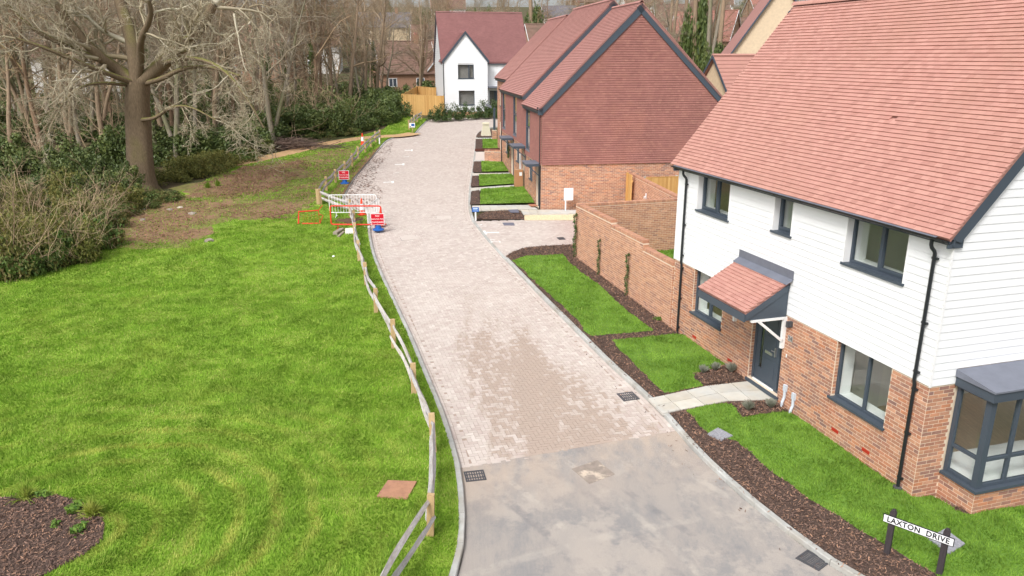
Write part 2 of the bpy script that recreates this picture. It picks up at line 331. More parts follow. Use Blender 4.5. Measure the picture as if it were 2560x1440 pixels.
# ------------------------------------------------------------------ ground
def road_mats():
    def base(name):
        m = bpy.data.materials.new(name); m.use_nodes = True; nt = m.node_tree; nt.nodes.clear()
        return m, nt.nodes, nt.links
    def noise(N, L, vec, scale, detail=5, rough=.6):
        t = N.new('ShaderNodeTexNoise'); t.inputs['Scale'].default_value = scale; t.inputs['Detail'].default_value = detail; t.inputs['Roughness'].default_value = rough
        L.new(vec, t.inputs['Vector']); return t.outputs['Fac']
    def mrange(N, L, v, a, b, c=0., d=1.):
        r = N.new('ShaderNodeMapRange'); r.interpolation_type = 'SMOOTHSTEP'; L.new(v, r.inputs[0])
        for i, x in enumerate((a, b, c, d)): r.inputs[i + 1].default_value = x
        return r.outputs[0]
    def math_(N, L, op, a, b=None):
        r = N.new('ShaderNodeMath'); r.operation = op
        for i, x in enumerate((a, b)):
            if x is None: continue
            if isinstance(x, (int, float)): r.inputs[i].default_value = x
            else: L.new(x, r.inputs[i])
        return r.outputs[0]
    def mix(N, L, f, a, b):
        r = N.new('ShaderNodeMix'); r.data_type = 'RGBA'
        for i, x in ((0, f), (6, a), (7, b)):
            if isinstance(x, tuple): r.inputs[i].default_value = x
            elif isinstance(x, (int, float)): r.inputs[i].default_value = x
            else: L.new(x, r.inputs[i])
        return r.outputs[2]
    # block paving: pinkish blocks with tan mud trodden in along the wheel tracks
    m, N, L = base('block_paver'); out = N.new('ShaderNodeOutputMaterial'); b = N.new('ShaderNodeBsdfPrincipled'); L.new(b.outputs[0], out.inputs[0])
    geo = N.new('ShaderNodeNewGeometry'); pos = geo.outputs['Position']
    oi = N.new('ShaderNodeObjectInfo'); at_ = N.new('ShaderNodeAttribute'); at_.attribute_name = 'rnd'
    r = math_(N, L, 'FRACT', math_(N, L, 'ADD', oi.outputs['Random'], at_.outputs['Fac']))
    cr = N.new('ShaderNodeValToRGB'); L.new(r, cr.inputs[0]); e = cr.color_ramp.elements
    e[0].color = lin(191, 178, 170); e[1].color = lin(209, 199, 191)
    for p, c in ((.25, lin(200, 188, 180)), (.5, lin(186, 170, 162)), (.75, lin(197, 186, 177))): x = e.new(p); x.color = c
    sep = N.new('ShaderNodeSeparateXYZ'); L.new(pos, sep.inputs[0])
    # distance across the road from its middle line, and along it
    mad = N.new('ShaderNodeMath'); mad.operation = 'MULTIPLY_ADD'; L.new(sep.outputs[1], mad.inputs[0]); mad.inputs[1].default_value = -.265; mad.inputs[2].default_value = 5.25
    ac = math_(N, L, 'ABSOLUTE', math_(N, L, 'SUBTRACT', sep.outputs[0], mad.outputs[0]))
    mp = N.new('ShaderNodeMapping'); mp.inputs['Rotation'].default_value = (0, 0, -.27); mp.inputs['Scale'].default_value = (1.25, .20, 1); L.new(pos, mp.inputs[0])
    n1 = noise(N, L, mp.outputs[0], .9, 6, .7)
    band = mrange(N, L, ac, 2.2, .4, 0, .30)
    near = mrange(N, L, sep.outputs[1], 30, 16, -.34, .12)
    lift = mrange(N, L, r, 0, 1, -.09, .09)
    tot = math_(N, L, 'ADD', math_(N, L, 'ADD', n1, band), math_(N, L, 'ADD', near, lift))
    mud = mrange(N, L, tot, .64, .86)
    mudc = mix(N, L, noise(N, L, pos, 2.5), lin(178, 159, 145), lin(168, 152, 140))
    dust = mix(N, L, mrange(N, L, noise(N, L, pos, .5), .4, .7, 0, .4), cr.outputs[0], lin(208, 197, 188))
    red = mix(N, L, mrange(N, L, sep.outputs[0], 1.0, 4.0, 0, .55), dust, lin(186, 150, 140))
    red = mix(N, L, mrange(N, L, sep.outputs[1], 24, 27, 0, 1), dust, red)
    L.new(mix(N, L, mud, red, mudc), b.inputs['Base Color'])
    b.inputs['Roughness'].default_value = .9
    tb = noise(N, L, pos, 70); bp = N.new('ShaderNodeBump'); bp.inputs['Strength'].default_value = .3; bp.inputs['Distance'].default_value = .01
    L.new(tb, bp.inputs['Height']); L.new(bp.outputs[0], b.inputs['Normal'])
    # asphalt: grey, pale with dust, streaked by tyres
    a, N, L = base('asphalt'); out = N.new('ShaderNodeOutputMaterial'); b = N.new('ShaderNodeBsdfPrincipled'); L.new(b.outputs[0], out.inputs[0])
    geo = N.new('ShaderNodeNewGeometry'); pos = geo.outputs['Position']
    mp = N.new('ShaderNodeMapping'); mp.inputs['Rotation'].default_value = (0, 0, -.3); mp.inputs['Scale'].default_value = (1.1, .42, 1); L.new(pos, mp.inputs[0])
    c1 = mix(N, L, mrange(N, L, noise(N, L, mp.outputs[0], 1.2, 10, .75), .38, .60), lin(142, 139, 137), lin(162, 154, 147))
    c2 = mix(N, L, mrange(N, L, noise(N, L, pos, .5, 9, .72), .49, .56, 0, .6), c1, lin(178, 168, 158))
    c3 = mix(N, L, mrange(N, L, noise(N, L, pos, 1.3, 9, .75), .54, .64, 0, .4), c2, lin(120, 121, 125))
    wv = N.new('ShaderNodeTexWave'); wv.inputs['Scale'].default_value = 5; wv.inputs['Distortion'].default_value = 3; wv.inputs['Detail'].default_value = 2
    mp2 = N.new('ShaderNodeMapping'); mp2.inputs['Rotation'].default_value = (0, 0, -.42); mp2.inputs['Scale'].default_value = (1, .12, 1); L.new(pos, mp2.inputs[0]); L.new(mp2.outputs[0], wv.inputs[0])
    tr = math_(N, L, 'MULTIPLY', mrange(N, L, wv.outputs['Fac'], .55, .9, 0, .05), mrange(N, L, noise(N, L, pos, .6), .45, .6))
    def tyre(cx, cy, rad, wd, amt, cc, colr):
        v = N.new('ShaderNodeVectorMath'); v.operation = 'DISTANCE'; v.inputs[1].default_value = (cx, cy, -.1); L.new(pos, v.inputs[0])
        dd = math_(N, L, 'ABSOLUTE', math_(N, L, 'SUBTRACT', v.outputs['Value'], rad)); mk = mrange(N, L, dd, wd, wd * .4, 0, amt)
        mk = math_(N, L, 'MULTIPLY', mk, mrange(N, L, noise(N, L, pos, 1.4, 4, .7), .42, .62)); return mix(N, L, mk, cc, colr)
    c4 = mix(N, L, tr, c3, lin(190, 180, 168))
    for cx, cy, rad, wd, amt, dk in ((-9, 6, 11.2, .13, .5, 1), (-9, 6, 12.6, .13, .45, 1), (-14, 4, 16.9, .10, .5, 0), (-14, 4, 18.3, .10, .45, 0), (14, 20, 13.6, .12, .4, 1), (14, 20, 12.1, .12, .45, 0), (9, -8, 21.0, .14, .35, 0)):
        c4 = tyre(cx, cy, rad, wd, amt, c4, lin(112, 112, 116) if dk else lin(192, 182, 170))
    sp = N.new('ShaderNodeSeparateXYZ'); L.new(pos, sp.inputs[0])      # dust carried over from the blocks
    ds = math_(N, L, 'ADD', math_(N, L, 'MULTIPLY', sp.outputs[0], -.3125), math_(N, L, 'MULTIPLY', sp.outputs[1], .95))
    dm = math_(N, L, 'MULTIPLY', mrange(N, L, ds, 11.0, 13.7, 0, 1), mrange(N, L, noise(N, L, mp.outputs[0], 1.0, 8, .7), .36, .6, 0, .85))
    c4 = mix(N, L, dm, c4, lin(182, 165, 150))
    gr = mrange(N, L, noise(N, L, pos, 90, 3, .8), .3, .7, .74, 1.2)
    hv = N.new('ShaderNodeHueSaturation'); L.new(gr, hv.inputs['Value']); L.new(c4, hv.inputs['Color']); L.new(hv.outputs[0], b.inputs['Base Color'])
    b.inputs['Roughness'].default_value = .85
    bp = N.new('ShaderNodeBump'); bp.inputs['Strength'].default_value = .35; bp.inputs['Distance'].default_value = .008
    L.new(noise(N, L, pos, 120, 2), bp.inputs['Height']); L.new(bp.outputs[0], b.inputs['Normal'])
    return m, a
m_paver, m_asph = road_mats()

from mathutils.geometry import delaunay_2d_cdt
def area2(P): P = np.array(P); x, y = P[:, 0], P[:, 1]; return .5 * np.sum(x * np.roll(y, -1) - y * np.roll(x, -1))
def patch(name, poly, dz, material, kind='structure', label=None):
    P = [tuple(p[:2]) for p in poly]
    if area2(P) < 0: P = P[::-1]
    vs, _, fs = delaunay_2d_cdt([Vector(p) for p in P], [], [list(range(len(P)))], 1, 1e-5)[:3]
    bm = bmesh.new(); bv = [bm.verts.new((v.x, v.y, 0)) for v in vs]
    for f in fs: bm.faces.new([bv[k] for k in f])
    for k in GY[1:-1]:
        bmesh.ops.bisect_plane(bm, geom=bm.verts[:] + bm.edges[:] + bm.faces[:], plane_co=(0, k, 0), plane_no=(0, 1, 0))
    for v in bm.verts: v.co.z = gz(v.co.y) + dz
    bmesh.ops.recalc_face_normals(bm, faces=bm.faces[:])
    for fc in bm.faces:
        if fc.normal.z < 0: fc.normal_flip()
    me = bpy.data.meshes.new(name); bm.to_mesh(me); bm.free(); me.materials.append(material)
    o = link(name, me); o['kind'] = kind
    return o
def rough(P, amp=.35, step=.5, seed=3):                 # an uneven natural edge
    P = np.array([p[:2] for p in P]); P = np.vstack([P, P[:1]]); S = resample(P, step)[:-1]; r = np.random.default_rng(seed); n = len(S)
    k = r.normal(0, 1, (n, 2)); k = (k + np.roll(k, 1, 0) + np.roll(k, -1, 0)) / 1.7 + r.normal(0, .5, (n, 2)); return S + k * amp
def inside(P, X, Y):
    P = np.array([p[:2] for p in P]); n = len(P); r = np.zeros(len(X), bool); j = n - 1
    for i in range(n):
        xi, yi, xj, yj = P[i, 0], P[i, 1], P[j, 0], P[j, 1]
        c = ((yi > Y) != (yj > Y)); t = (xj - xi) * (Y - yi) / ((yj - yi) if yj != yi else 1e-9) + xi
        r ^= c & (X < t); j = i
    return r
def resample(P, step):
    P = np.array([p[:2] for p in P]); d = np.r_[0, np.cumsum(np.linalg.norm(np.diff(P, axis=0), axis=1))]
    n = max(2, int(round(d[-1] / step)) + 1); t = np.linspace(0, d[-1], n)
    return np.c_[np.interp(t, d, P[:, 0]), np.interp(t, d, P[:, 1])]
def smoothline(P, it=2):
    P = np.array([p[:2] for p in P])
    for _ in range(it):
        Q = [P[0]]
        for a, b in zip(P[:-1], P[1:]): Q += [a * .75 + b * .25, a * .25 + b * .75]
        Q.append(P[-1]); P = np.array(Q)
    return P
def offset(P, d):                                    # to the left of travel for d > 0
    P = np.array(P); t = np.gradient(P, axis=0); t /= np.linalg.norm(t, axis=1)[:, None]
    return P + np.c_[-t[:, 1], t[:, 0]] * d
RD = -0.10
Lp = [(1015, 1800), (1080, 1620), (1146, 1440), (1162, 1369), (1164, 1303), (1160, 1237), (1153, 1180), (1143, 1138), (1131, 1100), (1120, 1062), (1098, 1005), (1080, 963), (1056, 906), (1037, 859), (1004, 788), (991, 760), (962, 700), (946, 662), (936, 636), (930, 607), (927, 591), (925, 560), (925, 543)]
Lbay = [(925, 543), (919, 537), (892, 529), (862, 512), (858, 500), (868, 480), (887, 446), (921, 406), (953, 369), (968, 352), (985, 346)]
Lfar = [(985, 346), (1010, 341), (1037, 337.5), (1052, 319), (1068, 304), (1073, 299)]
Rp = [(2700, 1800), (2400, 1600), (2220, 1500), (2126, 1445), (2066, 1410), (2007, 1367), (1961, 1330), (1915, 1293), (1869, 1257), (1823, 1215), (1777, 1170), (1732, 1128), (1686, 1073), (1649, 1030), (1600, 985), (1523, 915), (1467, 859), (1434, 825), (1387, 778), (1340, 731), (1302, 691), (1264, 651)]
Rdrop = [(1264, 651), (1252, 639), (1231, 615), (1214, 597), (1200, 578), (1180, 553)]
Rfar = [(1180, 553), (1173, 531), (1171, 512), (1171, 498), (1173, 470), (1176, 450), (1181, 420), (1186, 378), (1189, 346), (1193, 334), (1204, 325), (1222, 319.5), (1262, 316)]
kL, kB, kF = smoothline(G2(Lp, RD)), smoothline(G2(Lbay, RD), 1), np.array(G2(Lfar, RD))
kR, kD, kRf = smoothline(G2(Rp, RD)), smoothline(G2(Rdrop, RD), 1), smoothline(G2(Rfar, RD), 1)
leftline = np.vstack([kL, kB[1:], kF[1:]]); rightline = np.vstack([kR, kD[1:], kRf[1:]])
farR = np.array([[2.5, 72.0], [2.5, 77.2]]); farL = np.array([[-8.1, 76.5]])
b0, b1 = G(1150, 1170, RD)[:2], G(1676, 1080, RD)[:2]       # asphalt ends, blocks begin
def cut(line, a, b):                                     # split polyline where it crosses line a-b
    n = np.array([-(b - a)[1], (b - a)[0]]); s = (line - a) @ n
    i = np.nonzero(np.sign(s[:-1]) != np.sign(s[1:]))[0][0]; t = s[i] / (s[i] - s[i + 1]); p = line[i] * (1 - t) + line[i + 1] * t
    return np.vstack([line[:i + 1], p]), np.vstack([p, line[i + 1:]])
La, Lb = cut(leftline, b0, b1); Ra, Rb = cut(rightline, b0, b1)
road_poly = np.vstack([Lb, farL, farR[::-1], Rb[::-1]])
asph_poly = np.vstack([La, Ra[::-1]])
drive_poly = np.vstack([kD, G2([(1440, 546), (1560, 546), (1720, 549), (1720, 600), (1446, 612), (1425, 613), (1350, 617), (1312, 620), (1282, 630)], RD)])

# wide terrain under everything, out to the far hillside
Xs = np.array([-500, 600.]); V = [(x, y, z - .16) for y, z in zip(GY, GZ) for x in Xs]
terr = link('terrain', npmesh('terrain', V, [[(2 * i, 2 * i + 1, 2 * i + 3, 2 * i + 2) for i in range(len(GY) - 1)]], m_wood_floor)); terr['kind'] = 'structure'
asphalt = patch('road', asph_poly, RD, m_asph)
paving = patch('block_paved_road', road_poly, RD - .012, m_joint)
drive = patch('block_paved_drive', drive_poly, RD - .016, m_joint)

def herringbone(poly, ang, origin, parent, limit, joined, hz=.012, l=.2, shrink=None):
    P = np.array([p[:2] for p in poly]); R = rotz(ang)[:2, :2]; Q = (P - origin) @ R
    w = l / 2; i0, j0 = np.floor(Q.min(0) / w).astype(int) - 2; i1, j1 = np.ceil(Q.max(0) / w).astype(int) + 2
    I, J = np.meshgrid(np.arange(i0, i1), np.arange(j0, j1)); I = I.ravel(); J = J.ravel(); d = (I - J) % 4
    h = d == 0; v = d == 3
    c = np.vstack([np.c_[(I[h] + 1) * w, (J[h] + .5) * w], np.c_[(I[v] + .5) * w, (J[v] + 1) * w]])
    hs_ = np.vstack([np.tile([w, w / 2], (h.sum(), 1)), np.tile([w / 2, w], (v.sum(), 1))]) - .0035
    W = c @ R.T + origin
    ok = inside(P, W[:, 0], W[:, 1])
    for sx, sy in ((-1, -1), (1, 1), (-1, 1), (1, -1)):
        e = (c + hs_ * .1 * np.array([sx, sy])) @ R.T + origin; ok &= inside(P, e[:, 0], e[:, 1])
    W, hs_ = W[ok], hs_[ok]
    R3 = rotz(ang)
    return [(np.array([x, y, gz(y) + RD - hz + rng.normal(0, .0013)]), R3, np.array([a, b, hz])) for (x, y), (a, b) in zip(W, hs_)]
def course(line, off, parent, l=.2, w=.1, hz=.012):         # one row of blocks along an edge
    S = resample(offset(resample(line, .25), off), l); out = []
    for a, b in zip(S[:-1], S[1:]):
        m = (a + b) / 2; an = math.atan2(*(b - a)[::-1])
        out.append((np.array([m[0], m[1], gz(m[1]) + RD - hz]), rotz(an), np.array([np.linalg.norm(b - a) / 2 - .003, w / 2 - .003, hz])))
    return out
inner = np.vstack([offset(resample(Lb, .5), -.212), farL + [.2, -.1], farR[::-1], offset(resample(Rb, .5), .212)[::-1]])
recs = herringbone(inner, math.radians(15), np.array([0., 20.]), paving, 300, 'pavers')
for off in (-.055, -.16): recs += course(Lb, off, paving)
for off in (.055, .16): recs += course(Rb, off, paving)
recs += course(np.array([b0, b1]), .05, paving)
pieces(recs, 'paver', m_paver, paving, 300, 'pavers')
recs = herringbone(drive_poly, math.radians(8.6), np.array([0., 33.]), drive, 0, 'pavers')
pieces(recs, 'paver', m_paver, drive, 0, 'pavers')

# kerbs: each stone an object
def kerb(name, line, side, up=.10, wd=.125, step=.915, start=0):
    root = link(name, None); root['kind'] = 'structure'
    S = resample(offset(resample(line, .3), side * wd / 2), step)
    for a, b in zip(S[:-1], S[1:]):
        m = (a + b) / 2; an = math.atan2(*(b - a)[::-1]); L_ = np.linalg.norm(b - a)
        o = bpy.data.objects.new('kerb_stone', KERB); COL.objects.link(o); o.parent = root
        o.location = (m[0], m[1], gz(m[1]) + RD); o.rotation_euler = (0, -math.atan2(gz(b[1]) - gz(a[1]), L_), an)
        o.scale = (L_ - .006, wd, up)
    return root
kb = MB(); pr = [(-.5, -1.2), (.5, -1.2), (.5, .85), (.38, 1.0), (-.38, 1.0), (-.5, .85)]
KERB = kb.prism(pr, 'x', -.5, .5).mesh('kerb_stone', m_kerb)
kerb('kerb', np.vstack([kL]), 1); kerb('kerb', kB, 1, .06); kerb('kerb', kF, 1, .05)
kerb('kerb', kR, -1); kerb('kerb', kD, -1, .018); kerb('kerb', kRf, -1, .06)

# outlines of the green and planted areas (photo pixels on the ground)
def edge(line, side, w=.12): return offset(resample(line, .4), side * w)
woodedge = [(1068, 298), (1010, 288), (985, 300), (960, 322), (905, 338), (850, 352), (760, 370), (690, 382), (620, 398), (590, 404), (560, 425), (480, 470), (430, 485), (380, 510), (330, 545), (290, 590), (262, 622), (215, 655), (150, 672), (60, 690), (0, 703), (-220, 735)]
lawn_poly = np.vstack([edge(kL, 1), edge(kB, 1)[1:], edge(kF, 1)[1:], G2(woodedge), [[-22, 12], [-22, 4], [-4, 4]]])
lawn = patch('lawn', lawn_poly, 0, m_turf)
woodland = patch('woodland_floor', [(-90, 10), (-21, 10)] + [tuple(p) for p in G2(woodedge[::-1])] + [(-6, 79), (-12, 130), (-90, 130)], -.03, m_wood_floor)
litter1 = patch('leaf_litter', rough(G2([(470, 488), (520, 452), (600, 420), (690, 410), (760, 402), (800, 398), (770, 420), (720, 452), (690, 480), (640, 485), (590, 478), (520, 500), (440, 505)])), .006, m_litter)
litter2 = patch('rubble_ground', rough(G2([(230, 545), (330, 515), (420, 500), (520, 508), (600, 512), (690, 500), (745, 520), (740, 548), (640, 540), (560, 545), (525, 590), (450, 610), (330, 612), (270, 620), (240, 600)])), .006, m_litter)
worn = rough(G2([(230, 548), (330, 515), (430, 490), (520, 452), (600, 420), (700, 402), (820, 378), (885, 370), (868, 420), (800, 470), (775, 520), (748, 552), (640, 540), (560, 545), (525, 590), (450, 612), (330, 615), (268, 622)]), .45, .5, 9)
worn_p = patch('worn_ground', worn, .003, m_worn)
litter3 = patch('leafy_bank', G2([(800, 505), (838, 470), (872, 430), (905, 398), (925, 380), (950, 366), (920, 403), (884, 444), (862, 482), (850, 500)]), .01, m_litter)
pp = G2([(250, 462), (322, 449), (450, 434), (520, 424), (585, 411), (640, 400), (700, 387), (780, 368), (850, 353), (905, 345), (960, 341), (1005, 339), (1037, 333)])
pl = smoothline(pp, 1); dirt = patch('dirt_path', np.vstack([offset(pl, .75), offset(pl, -.75)[::-1]]), .012, m_pathd)
hole = patch('dug_soil', G2([(836, 551), (850, 544), (880, 546), (905, 543), (913, 550), (905, 558), (870, 560), (842, 559)]), .015, m_soil)

rl1 = [(1281, 653), (1310, 641), (1408, 636), (1430, 660), (1520, 735), (1580, 785), (1610, 806), (1640, 828), (1475, 841), (1440, 800), (1380, 742), (1320, 688)]
rl2 = [(1530, 852), (1700, 836), (1745, 848), (1770, 862), (1826, 912), (1735, 938), (1758, 967), (1700, 980), (1665, 985), (1600, 925)]
rl3 = [(1712, 1026), (1815, 1006), (1832, 1012), (1862, 1043), (1960, 1030), (1985, 1032), (2283, 1245), (2330, 1240), (2421, 1290), (2570, 1262), (2700, 1240), (2900, 1800), (2560, 1640), (2420, 1500), (2290, 1410), (2180, 1345), (2080, 1285), (2000, 1235), (1920, 1170), (1850, 1105), (1815, 1095), (1780, 1085), (1740, 1060)]
RL = [rough(G2(p), .03, .22, 5 + k) for k, p in enumerate((rl1, rl2, rl3))]
lawnsR = [patch('front_lawn', p, .012, m_turfR) for p in RL]
# planting beds of bark mulch along the kerb and the house
mulch_polys = [np.vstack([edge(np.array([p for p in kR if p[1] > 6]), -1), G2([(1264, 640), (1285, 628), (1312, 619), (1350, 615), (1425, 611), (1447, 612)]), G2([(1450, 645), (1700, 838), (1840, 935), (2283, 1247)]), [[9.5, 12.0], [9.5, 5]]])]
mulch = patch('mulch_bed', mulch_polys[0], -.004, m_mulchb)
ml = G2([(-300, 1240), (0, 1245), (60, 1240), (110, 1236), (150, 1240), (205, 1258), (248, 1285), (262, 1310), (258, 1350), (215, 1385), (170, 1410), (110, 1440), (40, 1480), (-100, 1540), (-400, 1560)])
mulchL = patch('mulch_bed', ml, .012, m_mulchb)
mB = G2([(1189, 545), (1196, 533), (1215, 526), (1260, 522), (1298, 523), (1308, 533), (1311, 545)]); mulchB = patch('mulch_bed', mB, -.075, m_mulchb)
gravel = patch('gravel_strip', G2([(1311, 546), (1311, 534), (1450, 531), (1700, 528), (1720, 546)]), -.09, m_gravel)

# bark chips (uncountable)
def chips(name, poly, dens, base, parent_dz):
    P = np.array([p[:2] for p in poly]); lo, hi = P.min(0), P.max(0); hi[1] = min(hi[1], 90)
    lo[1] = max(lo[1], 8.0)
    n = int(dens * np.prod(hi - lo)); X = rng.uniform(lo[0], hi[0], n); Y = rng.uniform(lo[1], hi[1], n)
    ok = inside(P, X, Y)
    for q in skip_polys: ok &= ~inside(q, X, Y)
    X, Y = X[ok], Y[ok]; n = len(X)
    an = rng.uniform(0, 6.28, n); l = rng.uniform(.012, .038, n); w = rng.uniform(.004, .010, n); tl = rng.normal(0, .35, n)
    dx, dy, dz = np.cos(an) * np.cos(tl), np.sin(an) * np.cos(tl), np.sin(tl); Z = np.interp(Y, GY, GZ) + base + rng.uniform(.005, .03, n) + np.abs(dz) * l * .6
    px, py = -np.sin(an), np.cos(an); rz_ = rng.normal(0, .5, n)
    V = np.empty((n, 4, 3))
    for k, (a, b) in enumerate(((-1, -1), (1, -.7), (1, .8), (-1, 1))):
        V[:, k, 0] = X + dx * l * a + px * w * b; V[:, k, 1] = Y + dy * l * a + py * w * b; V[:, k, 2] = Z + dz * l * a + w * b * rz_
    o = link(name, npmesh(name, V.reshape(-1, 3), [np.arange(4 * n).reshape(n, 4)], m_chip, rnd=np.repeat(rng.random(n), 4))); o['kind'] = 'stuff'
path_poly = G2([(1617, 997), (1640, 1034), (1660, 1045), (1700, 1028), (1816, 1006), (1838, 1009), (1935, 1000), (1890, 955), (1870, 953), (1800, 965), (1760, 968), (1700, 982), (1660, 990)])
skip_polys = list(RL) + [path_poly]
chips('bark_chips', mulch_polys[0], 950, 0, 0)
skip_polys = []
kk = np.array([p for p in kR if 9 < p[1] < 24]); chips('bark_chips', np.vstack([offset(kk, -.14), offset(kk, .0)[::-1]]), 90, .0, 0); chips('bark_chips', np.vstack([offset(kk, .02), offset(kk, .5)[::-1]]), 14, RD - .01, 0)
chips('bark_chips', ml, 1100, .014, 0); chips('bark_chips', mB, 700, -.075, 0)
def pebbles(name, poly, dens, base):
    P = np.array([p[:2] for p in poly]); lo, hi = P.min(0), P.max(0); n = int(dens * np.prod(hi - lo))
    X = rng.uniform(lo[0], hi[0], n); Y = rng.uniform(lo[1], hi[1], n); ok = inside(P, X, Y); X, Y = X[ok], Y[ok]; n = len(X)
    T = np.array([(1, 0, 0), (-.5, .87, 0), (-.5, -.87, 0), (0, 0, .7)]); s = rng.uniform(.012, .026, n)
    V = np.c_[X, Y, np.interp(Y, GY, GZ) + base][:, None, :] + T[None] * s[:, None, None]
    F = (np.arange(n)[:, None, None] * 4 + np.array([(0, 1, 3), (1, 2, 3), (2, 0, 3)])[None]).reshape(-1, 3)
    o = link(name, npmesh(name, V.reshape(-1, 3), [F], m_pebble, rnd=np.repeat(rng.random(n), 4))); o['kind'] = 'stuff'
pebbles('pebbles', G2([(1311, 546), (1311, 534), (1450, 531), (1520, 530), (1520, 546)]), 900, -.09)

# smooth value noise for clumping
_NZ = rng.random((64, 64))
def vnoise(X, Y, s):
    x, y = np.asarray(X) / s, np.asarray(Y) / s; i, j = np.floor(x).astype(int), np.floor(y).astype(int); u, v = x - i, y - j
    u = u * u * (3 - 2 * u); v = v * v * (3 - 2 * v); q = lambda a, b: _NZ[a % 64, b % 64]
    return (q(i, j) * (1 - u) + q(i + 1, j) * u) * (1 - v) + (q(i, j + 1) * (1 - u) + q(i + 1, j + 1) * u) * v
def grass(name, polys, dens, hgt, material, base, avoid=(), wid=.011, lean=.5, thin=()):
    VV = []; RR = []
    for poly in polys:
        P = np.array([p[:2] for p in poly]); lo, hi = P.min(0), P.max(0)
        for y0, y1, k in ((8, 14, 1.0), (14, 19, .75), (19, 26, .5), (26, 36, .28), (36, 50, .13), (50, 80, .06)):
            a, b = max(lo[1], y0), min(hi[1], y1)
            if b <= a: continue
            x0, x1 = max(lo[0], -b * .82), min(hi[0], b * .82)
            if x1 <= x0: continue
            n = int(dens * k * (x1 - x0) * (b - a)); X = rng.uniform(x0, x1, n); Y = rng.uniform(a, b, n); ok = inside(P, X, Y)
            for q in avoid: ok &= ~inside(q, X, Y)
            for q, keep in thin: ok &= ~(inside(q, X, Y) & (rng.random(n) > keep))
            X, Y = X[ok], Y[ok]; n = len(X)
            if not n: continue
            cl = vnoise(X, Y, .35) * .6 + vnoise(X, Y, 1.1) * .4
            h = hgt * (.45 + .9 * cl) * rng.uniform(.6, 1.3, n); w = wid / math.sqrt(k) * rng.uniform(.7, 1.3, n)
            an = rng.uniform(0, 6.28, n); fl = vnoise(X + 40, Y, .8) * 12; lx = np.cos(an) * .6 + np.cos(fl) * .7; ly = np.sin(an) * .6 + np.sin(fl) * .7
            Z = np.interp(Y, GY, GZ) + base; V = np.empty((n, 3, 3))
            ox, oy = -np.sin(an) * w, np.cos(an) * w
            V[:, 0] = np.c_[X - ox, Y - oy, Z]; V[:, 1] = np.c_[X + ox, Y + oy, Z]
            V[:, 2] = np.c_[X + lx * h * lean, Y + ly * h * lean, Z + h]
            VV.append(V.reshape(-1, 3)); RR.append(np.repeat((cl * .75 + rng.random(n) * .4) % 1, 3))
    V = np.vstack(VV); n = len(V) // 3
    o = link(name, npmesh(name, V, [np.arange(3 * n).reshape(n, 3)], material, rnd=np.concatenate(RR))); o['kind'] = 'stuff'
    return n
slabc = np.array(G2([(942, 1243), (968, 1203), (1043, 1206), (1020, 1250)]))
ng = grass('grass', [lawn_poly], 1700, .062, m_blade, 0, avoid=[slabc, np.vstack([offset(pl, .7), offset(pl, -.7)[::-1]]), np.array(ml), np.array(G2([(836, 551), (880, 546), (913, 550), (870, 560)]))],
           thin=[(worn, .58), (rough(G2([(470, 488), (520, 452), (600, 420), (760, 402), (800, 398), (720, 452), (640, 485), (520, 500)]), .5), .12),
                 (rough(G2([(230, 545), (330, 515), (420, 500), (520, 508), (690, 500), (745, 520), (740, 548), (560, 545), (525, 590), (450, 610), (330, 612), (240, 600)]), .5), .25)])
ng += grass('lawn_grass', RL, 1700, .05, m_bladeR, .012, avoid=[np.array(G2([(1765, 1085), (1790, 1072), (1835, 1092), (1810, 1105)])), np.array(G2([(2330, 1352), (2370, 1330), (2415, 1365), (2370, 1390)]))])
print('grass blades', ng)
def scatter_leaves(name, poly, dens, material, base, size=(.03, .07), flat=.35):
    P = np.array([p[:2] for p in poly]); lo, hi = P.min(0), P.max(0); n = int(dens * np.prod(hi - lo))
    X = rng.uniform(lo[0], hi[0], n); Y = rng.uniform(lo[1], hi[1], n); ok = inside(P, X, Y) & (vnoise(X, Y, .9) + rng.random(n) * .5 > .6)
    X, Y = X[ok], Y[ok]; n = len(X); an = rng.uniform(0, 6.28, n); s = rng.uniform(*size, n); t = rng.normal(0, flat, n); t2 = rng.normal(0, flat, n)
    V = np.empty((n, 4, 3)); Z = np.interp(Y, GY, GZ) + base + .01
    for k, (a, b) in enumerate(((-1, 0), (0, -.6), (1, 0), (0, .6))):
        V[:, k, 0] = X + (np.cos(an) * a - np.sin(an) * b) * s; V[:, k, 1] = Y + (np.sin(an) * a + np.cos(an) * b) * s; V[:, k, 2] = Z + s * (a * t + b * t2) * .5 + s * .2
    o = link(name, npmesh(name, V.reshape(-1, 3), [np.arange(4 * n).reshape(n, 4)], material, rnd=np.repeat(rng.random(n), 4))); o['kind'] = 'stuff'
scatter_leaves('fallen_leaves', G2([(470, 488), (520, 452), (600, 420), (690, 408), (800, 396), (770, 420), (700, 480), (640, 485), (520, 505), (440, 508)]), 90, m_leafbrown, .01)
scatter_leaves('fallen_leaves', G2([(230, 545), (420, 500), (600, 512), (690, 500), (745, 520), (740, 548), (560, 545), (450, 610), (270, 620)]), 60, m_leafbrown, .01)
scatter_leaves('fallen_leaves', G2([(850, 500), (884, 444), (920, 404), (952, 368), (985, 350), (975, 380), (950, 410), (935, 450), (960, 480), (950, 510), (890, 525)]), 42, m_leafdark, RD, (.04, .09), .15)
scatter_leaves('fallen_leaves', G2([(800, 505), (838, 470), (872, 430), (905, 398), (950, 366), (884, 444), (850, 500)]), 70, m_leafbrown, .01)

